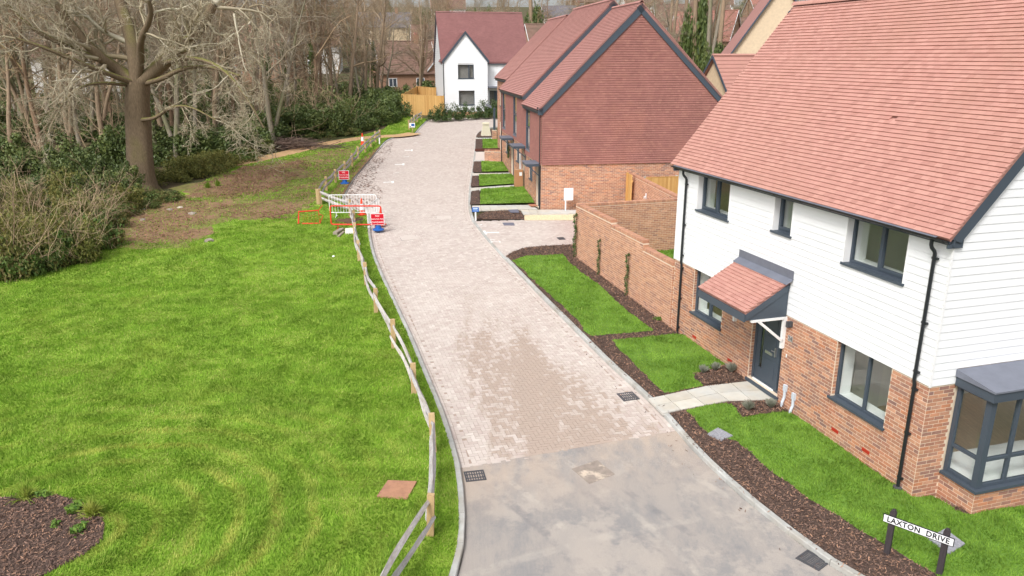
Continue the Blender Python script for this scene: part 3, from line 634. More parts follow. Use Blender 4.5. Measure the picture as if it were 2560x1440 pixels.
scatter_leaves('fallen_leaves', G2([(560, 430), (640, 408), (850, 362), (900, 356), (900, 390), (800, 480), (790, 540), (700, 560), (560, 545), (540, 500)]), 34, m_leafbrown, .03)
garden_poly = [tuple(A2) for A2 in [np.array([7.57, 12.80]) + rotz(math.radians(16.6))[:2, :2] @ np.array(q) for q in ((.18, 9.62), (7, 9.62), (7, 17.4), (.18, 17.4))]]
patch('garden_lawn', garden_poly, .0, m_turfR); grass('lawn_grass', [garden_poly], 1400, .07, m_bladeR, .0)
# ------------------------------------------------------------------ building kit (local frame: x into the house, y along the front, z up)
def fb(mb, side, a0, a1, d0, d1, z0, z1):       # box on a facade: a along it, d depth behind its face
    return mb.box(d0, d1, a0, a1, z0, z1) if side == 'x' else mb.box(a0, a1, d0, d1, z0, z1)
def cells(a0, a1, z0, z1, ops):
    A = sorted({a0, a1} | {v for o in ops for v in o[:2] if a0 < v < a1}); Z = sorted({z0, z1} | {v for o in ops for v in o[2:4] if z0 < v < z1}); out = []
    for p, q in zip(A[:-1], A[1:]):
        run = None
        for r, s in zip(Z[:-1], Z[1:]):
            m = ((p + q) / 2, (r + s) / 2)
            if any(o[0] < m[0] < o[1] and o[2] < m[1] < o[3] for o in ops):
                if run: out.append((p, q, *run)); run = None
            else: run = (run[0], s) if run else (r, s)
        if run: out.append((p, q, *run))
    return out
def wall(root, name, material, side, a0, a1, z0, z1, ops, d0=0., d1=.3):
    mb = MB()
    for c in cells(a0, a1, z0, z1, ops): fb(mb, side, c[0], c[1], d0, d1, c[2], c[3])
    return mb.build(name, material, root)
def segs(a0, a1, lo, hi, ops):
    free = [(a0, a1)]
    for o in ops:
        if o[2] < hi - .02 and o[3] > lo + .02:
            free = [s for f in free for s in ((f[0], min(f[1], o[0])), (max(f[0], o[1]), f[1])) if s[1] - s[0] > .03]
    return free
def brick_recs(side, a0, a1, z0, z1, ops, face=0., proud=.004, thick=.02, sign=-1, cl=.225, ch=.075, top=None):
    out = []; r = 0; z = z0
    while z + ch <= z1 + .01:
        for s0, s1 in segs(a0, a1, z, z + ch, ops):
            if top is not None:
                lim = top(z + ch)
                if lim is None: continue
                s0, s1 = max(s0, lim[0]), min(s1, lim[1])
                if s1 - s0 < .04: continue
            k = math.floor((s0 - a0) / cl) - 1; p = a0 + k * cl + (cl / 2 if r % 2 else 0)
            while p < s1:
                b0, b1 = max(p, s0), min(p + cl, s1)
                if b1 - b0 > .04:
                    d = face + sign * (proud - thick / 2 + rng.uniform(-.0015, .0015)); a = (b0 + b1) / 2; h = ((b1 - b0) / 2 - .006, thick / 2, ch / 2 - .006)
                    out.append((np.array([d, a, z + ch / 2]), rotz(math.pi / 2), np.array(h)) if side == 'x' else (np.array([a, d, z + ch / 2]), EYE, np.array(h)))
                p += cl
        z += ch; r += 1
    return out
def boards(root, side, a0, a1, z0, z1, ops, face=0., step=.148, top=None, joined=False, material=None, lip=.022):
    """lapped weatherboards: each board is a wedge, thick at its lower edge"""
    recs = []; z = z0; M_ = material or m_white; allmb = MB()
    while z < z1 - .01:
        h = min(step + .012, z1 - z)
        for s0, s1 in segs(a0, a1, z, z + step, ops):
            if top is not None:
                lo, hi = top(z), top(z + h)
                if lo is None: continue
                if hi is None: hi = ((lo[0] + lo[1]) / 2 - .005, (lo[0] + lo[1]) / 2 + .005)
                q = [(max(s0, lo[0]), z), (min(s1, lo[1]), z), (min(s1, hi[1]), z + h), (max(s0, hi[0]), z + h)]
                if q[1][0] - q[0][0] < .02: continue
            else: q = [(s0, z), (s1, z), (s1, z + h), (s0, z + h)]
            V = []
            for t0, t1 in ((face - lip, face - .010), (face + .004, face + .004)):
                for i, (a, zz) in enumerate(q):
                    d = t0 if i < 2 else t1
                    V.append((d, a, zz) if side == 'x' else (a, d, zz))
            mb = allmb if joined else MB(); mb.add(V, [(0, 1, 2, 3), (7, 6, 5, 4), (0, 4, 5, 1), (1, 5, 6, 2), (2, 6, 7, 3), (3, 7, 4, 0)])
            if not joined: mb.build('board', M_, root)
        z += step
    if joined: allmb.build('boards', M_, root, kind='stuff')
def window(root, side, a0, a1, z0, z1, d=.13, fr=.055, muls=(), transom=None, sill=True, openers=(), dep=.07, sill_out=.055, glass=None, inner_sill=True, name='window', rail_only=None):
    mb = MB(); W = lambda *b: fb(mb, side, *b)
    W(a0, a0 + fr, d, d + dep, z0, z1); W(a1 - fr, a1, d, d + dep, z0, z1)
    W(a0 + fr, a1 - fr, d, d + dep, z0, z0 + fr); W(a0 + fr, a1 - fr, d, d + dep, z1 - fr, z1)
    xs = [a0 + fr] + [v for m_ in muls for v in (m_ - fr / 2, m_ + fr / 2)] + [a1 - fr]
    for m_ in muls: W(m_ - fr / 2, m_ + fr / 2, d, d + dep, z0 + fr, z1 - fr)
    zs = [(z0 + fr, z1 - fr)]
    if transom: zs = [(z0 + fr, transom - fr / 2), (transom + fr / 2, z1 - fr)]
    panes = []
    for i in range(0, len(xs), 2):
        if transom: W(xs[i], xs[i + 1], d, d + dep, transom - fr / 2, transom + fr / 2)
        for zz in zs:
            p = [xs[i], xs[i + 1], *zz]
            if i // 2 in openers:                       # opening light: a second sash proud of the frame
                f2 = .045
                for b in ((p[0], p[0] + f2, p[2], p[3]), (p[1] - f2, p[1], p[2], p[3]), (p[0] + f2, p[1] - f2, p[2], p[2] + f2), (p[0] + f2, p[1] - f2, p[3] - f2, p[3])):
                    W(b[0], b[1], d - .015, d + dep - .01, b[2], b[3])
                p = [p[0] + f2, p[1] - f2, p[2] + f2, p[3] - f2]
            panes.append(p)
    o = mb.build(name, m_grey, root)
    for p in panes:
        g = MB(); fb(g, side, p[0] - .004, p[1] + .004, d + dep * .45, d + dep * .45 + .006, p[2] - .004, p[3] + .004); g.build('pane', glass or m_glass, o)
    if sill:
        s = MB(); W2 = lambda *b: fb(s, side, *b)
        W2(a0 - .05, a1 + .05, -sill_out, d + .01, z0 - .028, z0 + .004); W2(a0 - .05, a1 + .05, -sill_out, -sill_out + .018, z0 - .045, z0 - .028)
        s.build('sill', m_grey, o)
    if inner_sill:
        for q0, q1 in ((a0 - .012, a0 + .03), (a1 - .03, a1 + .012)):
            s = MB(); fb(s, side, q0, q1, d + dep + .001, d + dep + .30, z0 + .026, z1); s.build('reveal_lining', m_wtrim, o)
        s = MB(); fb(s, side, a0 - .03, a1 + .03, d + dep + .002, d + dep + .34, z0 - .02, z0 + .025); s.build('window_board', m_wtrim, o)
    return o
def tile_recs(o, e, s, L, S, gauge=.1, tw=.165, th=.024, lap=.045, clip=None, tilt=.22, jitter=.0015):
    """plain tiles on a slope: o lower corner, e along the eave, s up the slope"""
    o, e, s = (np.array(v, float) for v in (o, e, s)); n = np.cross(e, s)
    if n[2] < -1e-6 : n = -n
    out = []; nr = int(S / gauge)
    R0 = np.stack([e, s, np.cross(e, s)], 1)
    for r in range(nr):
        x = -tw / 2 if r % 2 else 0.
        while x < L - .01:
            a, b = max(x, 0), min(x + tw, L); x += tw
            if b - a < .03: continue
            cs = r * gauge + (gauge + lap) / 2; c = o + e * (a + b) / 2 + s * cs
            if clip is not None and not clip((a + b) / 2, r * gauge): continue
            tl = tilt + rng.normal(0, .01); s2 = s * math.cos(tl) - n * math.sin(tl); n2 = np.cross(e, s2); 
            if n2 @ n < 0: n2 = -n2
            R = np.stack([e, s2, np.cross(e, s2)], 1)
            out.append((c + n * (.012 + rng.uniform(-jitter, jitter)), R, np.array([(b - a) / 2 - .0018, (gauge + lap) / 2, th / 2])))
    return out
def ridge(root, p0, p1, r=.11, l=.3, material=None):
    p0, p1 = np.array(p0, float), np.array(p1, float); n = int(round(np.linalg.norm(p1 - p0) / l)); d = (p1 - p0) / n
    mb = MB(); k = 8; V = []; e = d / np.linalg.norm(d); sd = np.cross(e, [0, 0, 1])
    for t, rr in ((.0, r), (.985, r * .96)):
        for q in (1, .86):
            for j in range(k + 1):
                a = math.pi * j / k; V.append(d * t + sd * math.cos(a) * rr * q + np.array([0, 0, 1]) * math.sin(a) * rr * q)
    m1 = k + 1; F = []
    for j in range(k):
        F += [(j, j + 1, 2 * m1 + j + 1, 2 * m1 + j), (m1 + j + 1, m1 + j, 3 * m1 + j, 3 * m1 + j + 1), (j + 1, j, m1 + j, m1 + j + 1), (2 * m1 + j, 2 * m1 + j + 1, 3 * m1 + j + 1, 3 * m1 + j)]
    me = mb.add(V, F).mesh('ridge_tile', material or m_tile, True)
    for i in range(n):
        o = link('ridge_tile', me, root); o.location = p0 + d * i
def gutter(root, side, a0, a1, d, z, r=.058, brackets=.85):
    mb = MB(); k = 8; prof = [(d + math.cos(math.pi + math.pi * j / k) * r, z + math.sin(math.pi + math.pi * j / k) * r) for j in range(k + 1)]
    prof += [(d + math.cos(2 * math.pi - math.pi * j / k) * r * .9, z + math.sin(2 * math.pi - math.pi * j / k) * r * .9) for j in range(k + 1)]
    mb.prism(prof, 'y' if side == 'x' else 'x', a0, a1); o = mb.build('gutter', m_black, root)
    if brackets:
        n = int((a1 - a0) / brackets)
        for i in range(n + 1):
            a = a0 + .12 + (a1 - a0 - .24) * i / max(n, 1); b = MB(); p2 = [(d + (x - d) * 1.12, z + (y - z) * 1.12) for x, y in prof[:k + 1]] + [(d + (x - d) * .99, z + (y - z) * .99) for x, y in prof[:k + 1]][::-1]
            b.prism(p2, 'y' if side == 'x' else 'x', a - .018, a + .018); b.build('gutter_bracket', m_black, o)
    return o
def downpipe(root, side, a, d_top, d, z_top, z_bot, r=.034, kink=None, clips=()):
    P = lambda q, zz: (q, a, zz) if side == 'x' else (a, q, zz)
    pts = [P(d_top, z_top), P(d_top, z_top - .10), P(d_top + (d - d_top) * .2, z_top - .15), P(d_top + (d - d_top) * .8, z_top - .22), P(d, z_top - .27)]
    if kink:
        zk, dk = kink; pts += [P(d, zk + .06), P(dk, zk - .03), P(dk, z_bot)]
    else: pts.append(P(d, z_bot))
    o = MB().tube(pts, r, 10).build('downpipe', m_black, root, smooth=True)
    for zc in clips:
        dd = kink[1] if kink and zc < kink[0] else d; c = MB()
        fb(c, side, a - .075, a + .05, dd - .012, dd + .035, zc - .02, zc + .02); c.build('pipe_clip', m_black, o)
    return o

# ------------------------------------------------------------------ the white boarded house by the road (front wall is plane x = 0, near gable is plane y = 0)
A_ANG = math.radians(16.6); A_O = np.array([7.57, 12.80, 0.0])
HA = thing('detached_house', 'white weatherboarded house over brick with pink-red tiled roof and tiled porch', 'house', A_O, A_ANG)
def Aw(x, y, z): return Matrix(HA.matrix_basis) @ Vector((x, y, z))
LEN, DEP, CB, EV = 9.6, 6.7, 2.27, 5.08
front = [(6.95, 8.53, 3.94, 5.06), (4.37, 5.05, 4.09, 5.06), (.97, 2.59, 3.94, 5.06), (6.90, 8.45, .99, 2.27), (4.25, 5.50, .18, 2.24), (.92, 2.47, .99, 2.27)]
side_op = [(.72, 3.08, .50, 2.22)]
wall(HA, 'front_wall', m_mortar, 'x', 0, LEN, -.35, EV, front)
wall(HA, 'gable_wall', m_mortar, 'y', .30, DEP, -.35, EV, side_op, 0, .3)
wall(HA, 'far_gable_wall', m_mortar, 'y', .3, DEP - .3, -.35, EV, [], LEN - .3, LEN)
TAN = 1.209; rz = lambda x: 5.03 + TAN * (x + .24); RX = 3.35; RZ = rz(RX)
MB().prism([(.3, EV), (DEP, EV), (RX, RZ - .30), (.0, rz(0) - .26)], 'y', .002, .25).build('gable_peak', m_mortar, HA)
MB().prism([(.3, EV), (DEP, EV), (RX, RZ - .30), (.0, rz(0) - .26)], 'y', LEN - .25, LEN - .002).build('gable_peak', m_mortar, HA)
bo = [(o[0], o[1], o[2] - .04, o[3] + .02) for o in front]
recs = brick_recs('x', 0, LEN, -.24, CB, bo) + brick_recs('y', -.0, DEP, -.24, CB, [(.60, 3.20, -1, 2.6)])
for o in front[3:]: recs += brick_recs('y', .012, .10, -.24 + .075 * math.ceil((o[2] + .24) / .075), o[3], [], face=o[1], cl=.18)
pieces(recs, 'brick', m_brick, HA, 300, 'bricks')
boards(HA, 'x', -.02, LEN + .02, CB, EV - .02, [(o[0], o[1], o[2] - .04, o[3] + .5) for o in front[:3]])
boards(HA, 'y', -.02, DEP + .02, CB, RZ - .2, [(.56, 3.24, 0, 2.58)], top=lambda z: (None if z > RZ - .25 else (max(-.02, (z - 5.03) / TAN - .24 + .12), min(DEP + .02, 2 * RX - ((z - 5.03) / TAN - .24 + .12)))))
boxobj('corner_trim', m_wtrim, HA, -.036, .0, -.036, -.0, CB - .01, EV)
MB().box(-.036, .004, LEN + .0, LEN + .03, CB - .01, EV).build('corner_trim', m_wtrim, HA)
for o in front[:3]:                                       # white reveals and heads of the upper windows
    boxobj('window_reveal', m_wtrim, HA, -.03, .13, o[0] - .012, o[0] + .003, o[2], o[3]); boxobj('window_reveal', m_wtrim, HA, -.03, .13, o[1] - .003, o[1] + .012, o[2], o[3])
for a in (8.2, 6.34, 2.2, 1.27): boxobj('air_brick', m_air, HA, -.012, .01, a - .105, a + .105, .265, .335)
window(HA, 'x', 6.95, 8.53, 3.94, 5.06, muls=(7.74,), openers=(1,)); window(HA, 'x', 4.37, 5.05, 4.09, 5.06, openers=(0,)); window(HA, 'x', .97, 2.59, 3.94, 5.06, muls=(1.78,), openers=(0,))
window(HA, 'x', 6.90, 8.45, .99, 2.27, d=.10, muls=(7.68,), openers=(0,)); window(HA, 'x', .92, 2.47, .99, 2.27, d=.10, muls=(1.62,), openers=())
# front door with sidelights
mb = MB(); D0 = .10
mb.box(D0, D0 + .09, 5.42, 5.50, .18, 2.24); mb.box(D0, D0 + .09, 4.25, 4.31, .18, 2.24); mb.box(D0, D0 + .09, 4.46, 4.54, .24, 2.17); mb.box(D0, D0 + .09, 4.31, 5.42, 2.17, 2.24); mb.box(D0, D0 + .09, 4.31, 5.42, .18, .24)
dr = mb.build('door_frame', m_grey, HA)
lf = MB()
for b in ((4.54, 5.15, .24, 2.17), (5.27, 5.42, .24, 2.17), (5.15, 5.27, .24, .55), (5.15, 5.27, 2.05, 2.17)): lf.box(D0 + .02, D0 + .065, *b)
for z0 in (.42, 1.02, 1.58): lf.box(D0 + .012, D0 + .022, 4.64, 5.08, z0, z0 + .46)
leaf = lf.build('door_leaf', m_grey, HA)
boxobj('glazing_strip', m_glass, leaf, D0 + .035, D0 + .045, 5.148, 5.272, .548, 2.052)
MB().box(D0 - .01, D0 + .012, 4.74, 5.02, 1.02, 1.09).build('letter_box', mat('brushed_steel', [(.6, .6, .6)], .35, metal=.8), leaf)
MB().tube([(D0 - .035, 4.60, 1.18), (D0 - .035, 4.73, 1.18)], .011, 8).box(D0 - .035, D0 + .02, 4.595, 4.615, 1.05, 1.28).build('door_handle', MATS['brushed_steel'], leaf)
boxobj('pane', m_glass, dr, D0 + .03, D0 + .036, 4.308, 4.462, .238, 2.172)
mb = MB(); mb.box(-.05, D0 + .09, 4.2, 5.55, .10, .175); mb.build('door_sill', m_grey, dr); boxobj('threshold', m_wtrim, dr, D0 - .03, D0 + .018, 4.56, 5.40, .178, .215)
# rooms behind the glass
mb = MB(); mb.box(.3, DEP - .3, .3, LEN - .3, .02, .10); mb.build('ground_floor', m_floor, HA)
mb = MB(); mb.box(.3, DEP - .3, .3, LEN - .3, 2.42, 2.75); mb.build('upper_floor', m_room, HA)
mb = MB(); mb.box(.3, DEP - .3, .3, LEN - .3, 5.08, 5.14); mb.build('ceiling', m_room, HA)
mb = MB()
for z0, z1 in ((.1, 2.42), (2.75, 5.08)):
    mb.box(.302, DEP - .302, 3.25, 3.35, z0, z1); mb.box(.302, DEP - .302, 6.0, 6.1, z0, z1); pass
mb.build('interior_wall', m_room, HA)
mb = MB(); mb.box(1.2, 2.0, 3.20, 3.246, .1, 2.1); mb.build('interior_door', m_wtrim, HA)
# gable bay window with flat roof
BX0, BX1, BY = .60, 3.20, -.79
wb = MB(); wb.box(BX0, BX0 + .22, BY + .002, -.002, -.35, .44); wb.box(BX0 + .22, BX1 - .22, BY + .002, BY + .22, -.35, .44); wb.box(BX1 - .22, BX1, BY + .002, -.002, -.35, .44); bayw = wb.build('bay_wall', m_mortar, HA)
rr = brick_recs('y', BX0, BX1, -.24, .44, [], face=BY) + brick_recs('x', BY, -.0, -.24, .44, [], face=BX0)
pieces(rr, 'brick', m_brick, bayw, 200, 'bricks')
mb = MB()
for (x, y) in ((BX0 + .02, BY + .02), (BX1 - .14, BY + .02)): mb.box(x, x + .12, y, y + .12, .50, 2.24)
mb.box(BX0 + .02, BX0 + .09, -.11, -.03, .50, 2.24)
T = .058
for z0, z1 in ((.50, .56), (1.02, 1.02 + T), (2.18, 2.24)):
    mb.box(BX0 + .04, BX0 + .11, BY + .142, -.112, z0, z1); mb.box(BX0 + .142, BX1 - .142, BY + .04, BY + .11, z0, z1)
for x in (1.30, 1.92, 2.54): mb.box(x - .03, x + .03, BY + .041, BY + .109, .562, 2.178)
bay = mb.build('bay_window', m_grey, HA)
for z0, z1 in ((.56, 1.02), (1.08, 2.18)):
    boxobj('pane', m_glass, bay, BX0 + .07, BX0 + .076, BY + .138, -.108, z0 - .004, z1 + .004)
    for x0, x1 in ((BX0 + .14, 1.27), (1.33, 1.89), (1.95, 2.51), (2.57, BX1 - .14)): boxobj('pane', m_glass, bay, x0 - .004, x1 + .004, BY + .07, BY + .076, z0 - .004, z1 + .004)
mb = MB(); mb.box(BX0 - .06, BX1 + .06, BY - .06, BY + .12, .442, .495); mb.box(BX0 - .06, BX0 + .12, BY + .122, -.031, .442, .495); mb.build('sill', m_grey, bay)
mb = MB(); mb.box(BX0 + .142, BX1 - .142, BY + .142, .40, .46, .53); mb.build('window_board', m_wtrim, bay)
mb = MB(); mb.box(BX0 - .06, BX1 + .06, BY - .06, -.031, 2.242, 2.42); br = mb.build('bay_roof', m_grey, HA)
MB().prism([(BY - .085, 2.422), (BY - .085, 2.455), (-.031, 2.56), (-.031, 2.422)], 'x', BX0 - .085, BX1 + .085).build('lead_sheet', m_lead, br)
# tiled roof
dS = np.array([1, 0, TAN]) / math.hypot(1, TAN); SL = (RX + .24) * math.hypot(1, TAN)
VG0, VG1 = -.13, LEN + .15
mb = MB(); nrm = np.array([-TAN, 0, 1]) / math.hypot(1, TAN); p0 = np.array([-.24, 0, 5.03]); p1 = np.array([RX, 0, RZ])
q = [(p0 - nrm * .02)[[0, 2]], (p1 - nrm * .02)[[0, 2]], (p1 - nrm * .09)[[0, 2]], (p0 - nrm * .06)[[0, 2]]]
deck = mb.prism([tuple(v) for v in q], 'y', VG0 + .03, VG1 - .03); q2 = [(2 * RX - a, b) for a, b in q]; mb.prism(q2, 'y', VG0 + .03, VG1 - .03)
roof = mb.build('roof', m_tile, HA)
recs = tile_recs((-.24, VG1, 5.03), (0, -1, 0), dS, VG1 - VG0, SL, clip=lambda a, s: not (abs(a - (VG1 - 3.05)) < .09 and abs(s - 2.2) < .04))
pieces(recs, 'roof_tile', m_tile, roof, 300, 'roof_tiles')
recs = tile_recs((2 * RX + .24, VG0, 5.03), (0, 1, 0), dS * [-1, 1, 1], VG1 - VG0, SL); pieces(recs, 'roof_tile', m_tile, roof, 0, 'rear_roof_tiles')
ridge(roof, (RX, VG1, RZ - .01), (RX, VG0, RZ - .01))
# verge boards, fascia, soffit, gutter, pipes
for y0 in (VG0 + .03, VG1 - .06):
    b = [(p0 - nrm * .06 + dS * .05)[[0, 2]], (p1 - nrm * .09)[[0, 2]], (p1 - nrm * .30)[[0, 2]], (p0 - nrm * .26 + dS * .12)[[0, 2]]]
    MB().prism([tuple(v) for v in b], 'y', y0, y0 + .03).build('verge_board', m_grey, HA); MB().prism([(2 * RX - v[0], v[1]) for v in b], 'y', y0, y0 + .03).build('verge_board', m_grey, HA)
for y0, y1 in ((VG0 + .06, -.03), (LEN + .03, VG1 - .06)): MB().prism([(-.19, 4.86), (.12, 4.86), (.12, 5.20), (-.19, 5.05)], 'y', y0, y1).build('eaves_box', m_grey, HA)
boxobj('fascia', m_grey, HA, -.115, -.09, VG0 + .03, VG1 - .03, 4.90, 5.06); boxobj('soffit', m_grey, HA, -.09, -.03, -.0, LEN, 4.93, 4.99)
gut = gutter(HA, 'x', VG0 + .05, VG1 + .02, -.185, 5.0, brackets=.95)
MB().prism([(-.30, 5.025), (-.30, 5.032), (-.10, 5.085), (-.10, 5.075)], 'y', VG0 + .25, VG1 - .25).build('eaves_tray', m_lead, HA)
downpipe(HA, 'x', 9.12, -.185, -.07, 4.95, .08, kink=(2.22, -.045), clips=(4.55, 3.4, 2.5, 2.12, 1.2, .3)); downpipe(HA, 'x', .30, -.185, -.07, 4.95, .06, kink=(2.22, -.045), clips=(4.6, 3.4, 2.45, 2.1, 1.2, .25))
MB().lathe([(.09, 0), (.09, .05), (.05, .06)], 14, (-.045, .30, 0)).build('gully_cover', m_iron, HA)
# porch
PY0, PY1, PX = 4.17, 6.26, -1.15
ps = np.array([PX, 0, 2.43]); pe = np.array([0, 0, 3.10]); pd = (pe - ps) / np.linalg.norm(pe - ps); PLN = np.linalg.norm(pe - ps); pn = np.array([-pd[2], 0, pd[0]])
q = [(ps - pn * .015)[[0, 2]], (pe - pn * .015)[[0, 2]], (pe - pn * .06)[[0, 2]], (ps - pn * .06)[[0, 2]]]
porch = MB().prism([tuple(v) for v in q], 'y', PY0 + .03, PY1 - .03).build('porch_roof', m_tile, HA)
pieces(tile_recs(ps + np.array([0, PY1, 0]), (0, -1, 0), pd, PY1 - PY0, PLN - .08), 'roof_tile', m_tile, porch, 300, 'roof_tiles')
MB().prism([(-.20, 3.035), (-.195, 3.045), (-.035, 3.145), (-.035, 3.34), (-.03, 3.34), (-.03, 3.12)], 'y', PY0 - .08, PY1 + .04).build('lead_flashing', m_lead, porch)
mb = MB(); mb.box(PX + .0, PX + .03, PY0 + .02, PY1 - .02, 2.20, 2.385); mb.build('porch_fascia', m_grey, porch)
for y0 in (PY0 + .03, PY1 - .06):
    MB().prism([(PX + .032, 2.23), (-.03, 2.23), (-.03, 3.02), (PX + .032, 2.37)], 'y', y0, y0 + .03).build('porch_cheek', m_grey, porch)
    MB().prism([(PX + .032, 2.22), (PX + .032, 2.375), (-.03, 3.03), (-.03, 2.86)], 'y', y0 - .018 if y0 < 5 else y0 + .032, y0 - .001 if y0 < 5 else y0 + .05).build('porch_barge', m_grey, porch)
    yb = y0 - .02
    mb = MB(); mb.box(-.09, -.005, yb, yb + .075, 1.45, 2.225); mb.bar((-.06, yb + .0375, 1.62), (-.78, yb + .0375, 2.20), .06, .075, (0, 1, 0)); mb.box(-.95, -.092, yb, yb + .075, 2.17, 2.228); mb.build('porch_bracket', m_wtrim, porch)
MB().box(PX + .032, -.03, PY0 + .062, PY1 - .062, 2.232, 2.245).build('porch_soffit', m_wtrim, porch)
# number plate, lamp, bell, meter pipes
m_steel = MATS['brushed_steel']
pl_ = boxobj('number_plate', m_steel, HA, -.022, -.006, 3.90, 4.07, 1.69, 1.83)
def text_mesh(body, size, material, name='lettering', ext=.0015, bold=0.):
    cu = bpy.data.curves.new('t', 'FONT'); cu.body = body; cu.size = size; cu.extrude = ext; cu.offset = bold; cu.align_x = 'CENTER'; cu.align_y = 'CENTER'; cu.space_character = 1.1
    ob = bpy.data.objects.new('t', cu); COL.objects.link(ob); bpy.context.view_layer.update()
    me = bpy.data.meshes.new_from_object(ob.evaluated_get(bpy.context.evaluated_depsgraph_get())); bpy.data.objects.remove(ob); bpy.data.curves.remove(cu)
    me.materials.clear(); me.materials.append(material); me.name = name; return me
o = link('lettering', text_mesh('24', .13, m_signb), pl_); o.location = (-.024, 3.985, 1.76); o.rotation_euler = (math.pi / 2, 0, -math.pi / 2)
MB().box(-.10, -.006, 4.02, 4.09, 2.02, 2.16).box(-.06, -.006, 3.96, 4.02, 2.05, 2.18).build('wall_lamp', m_iron, HA); boxobj('door_bell', m_wtrim, HA, -.02, -.006, 4.045, 4.075, 1.27, 1.35)
for a, z in ((3.95, .62), (3.62, .55)):
    MB().box(-.055, -.006, a - .055, a + .055, z - .16, z).tube([(-.03, a, z - .16), (-.03, a, z - .32), (-.075, a, z - .44), (-.075, a, -.02)], .034, 8).build('service_pipe_cover', mat('pale_plastic_%d' % int(a * 100), [lin(198, 206, 216)], .5), HA)
# ------------------------------------------------------------------ the tile-hung terrace
B_ANG = math.radians(8.6); B_O = np.array([1.45, 38.22, .63])
TB = thing('terraced_houses', 'terrace with tile-hung gable over brick and three stepped red roofs', 'terrace', B_O, B_ANG)
def gable_roof(root, y0, y1, w, ez, tan, material, x0=0., eave=.2, verge=(.12, .12), joined_name='roof_tiles', gauge=.112, rear=True, name='roof', tilt=.26):
    hw = w / 2; rx = x0 + hw; ln = math.hypot(1, tan); d = np.array([1, 0, tan]) / ln; n = np.array([-tan, 0, 1]) / ln
    p0 = np.array([x0 - eave, 0, ez - tan * eave + .06]); p1 = np.array([rx, 0, p0[2] + tan * (hw + eave)]); S = (hw + eave) * ln
    q = [tuple(v[[0, 2]]) for v in (p0 - n * .02, p1 - n * .02, p1 - n * .12, p0 - n * .10)]
    a, b = y0 - verge[0], y1 + verge[1]
    mb = MB(); mb.prism(q, 'y', a + .02, b - .02); mb.prism([(2 * rx - u, v) for u, v in q], 'y', a + .02, b - .02); r = mb.build(name, material, root)
    rec = tile_recs(p0 + [0, b, 0], (0, -1, 0), d, b - a, S, gauge=gauge, tilt=tilt)
    if rear: rec += tile_recs(np.array([2 * rx - p0[0], a, p0[2]]), (0, 1, 0), d * [-1, 1, 1], b - a, S, gauge=gauge)
    pieces(rec, 'roof_tile', material, r, 0, joined_name)
    ridge(r, (rx, b, p1[2] - .01), (rx, a, p1[2] - .01), material=material)
    for yy in (a + .02, b - .05):
        bd = [tuple(v[[0, 2]]) for v in (p0 - n * .05, p1 - n * .05, p1 - n * .36, p0 - n * .30)]
        MB().prism(bd, 'y', yy, yy + .03).build('barge_board', m_grey, root); MB().prism([(2 * rx - u, v) for u, v in bd], 'y', yy, yy + .03).build('barge_board', m_grey, root)
    boxobj('fascia', m_grey, root, p0[0] + .05, x0 - .02, a + .052, b - .052, p0[2] - .20, p0[2] - .07)
    g = gutter(root, 'x', a + .06, b - .06, p0[0] + .0, p0[2] - .03, brackets=0)
    return r, p1[2]
def hang(face_side, a0, a1, z0, z1, ops, top=None, gauge=.112, tw=.165, face=0.):
    out = []; r = 0; z = z0
    while z < z1:
        for s0, s1 in segs(a0, a1, z, z + gauge, ops):
            if top is not None:
                lim = top(z + gauge * .5)
                if lim is None: continue
                s0, s1 = max(s0, lim[0]), min(s1, lim[1])
            x = s0 - (tw / 2 if r % 2 else 0)
            while x < s1 - .02:
                a, b = max(x, s0), min(x + tw, s1); x += tw
                if b - a < .03: continue
                t = .30 + rng.normal(0, .006); c, s = math.cos(t), math.sin(t)
                if face_side == 'y': R = np.array([[1, 0, 0], [0, c, s], [0, -s, c]]); cc = np.array([(a + b) / 2, face - .04, z + .07])
                else: R = np.array([[0, c, s], [-1, 0, 0], [0, -s, c]]); cc = np.array([face - .04, (a + b) / 2, z + .065])
                out.append((cc, R, np.array([(b - a) / 2 - .002, .014, .076])))
        z += gauge; r += 1
    return out
W_T = 9.5
units = [(0., 4.95, 5.0, 0.0, 0.0), (4.95, 14.1, 5.43, .43, 0.0)]
ops1 = [(3.06, 4.26, 2.55, 4.86), (.35, 1.30, -.1, 2.02), (2.44, 3.40, 1.05, 2.1)]
ops2 = [(7.55, 8.80, 2.9, 5.28), (12.2, 13.45, 2.9, 5.28), (4.65, 5.60, .1, 2.40), (6.90, 7.83, 1.42, 2.42), (8.95, 9.95, .1, 2.40), (11.5, 12.3, 1.42, 2.42)]
mb = MB()
for c in cells(0, 4.95, -.6, 5.0, ops1): mb.box(0, .3, c[0], c[1], c[2], c[3])
for c in cells(4.95, 14.1, -.6, 5.43, ops2): mb.box(0, .3, c[0], c[1], c[2], c[3])
mb.prism([(.301, -.6), (W_T, -.6), (W_T, 5.0), (W_T / 2, 9.65), (.301, 5.15)], 'y', 0, .3)
mb.prism([(.301, -.6), (W_T, -.6), (W_T, 5.43), (W_T / 2, 10.1), (.301, 5.6)], 'y', 13.8, 14.1); MB().prism([(.05, 4.9), (W_T, 4.9), (W_T, 5.43), (W_T / 2, 10.0), (.05, 5.3)], 'y', 4.84, 4.949).build('step_gable', m_grey, TB)
mb.box(W_T - .3, W_T, .301, 13.799, -.6, 5.0)
tw_ = mb.build('wall', m_mortar, TB)
CL = 2.2
rec = brick_recs('y', 0, W_T, -.42, CL, []) + brick_recs('x', 0, 4.95, -.42, CL - .05, ops1) + brick_recs('x', 4.95, 14.1, -.3, CL + .35, ops2)
pieces(rec, 'brick', m_brick, tw_, 300, 'bricks')
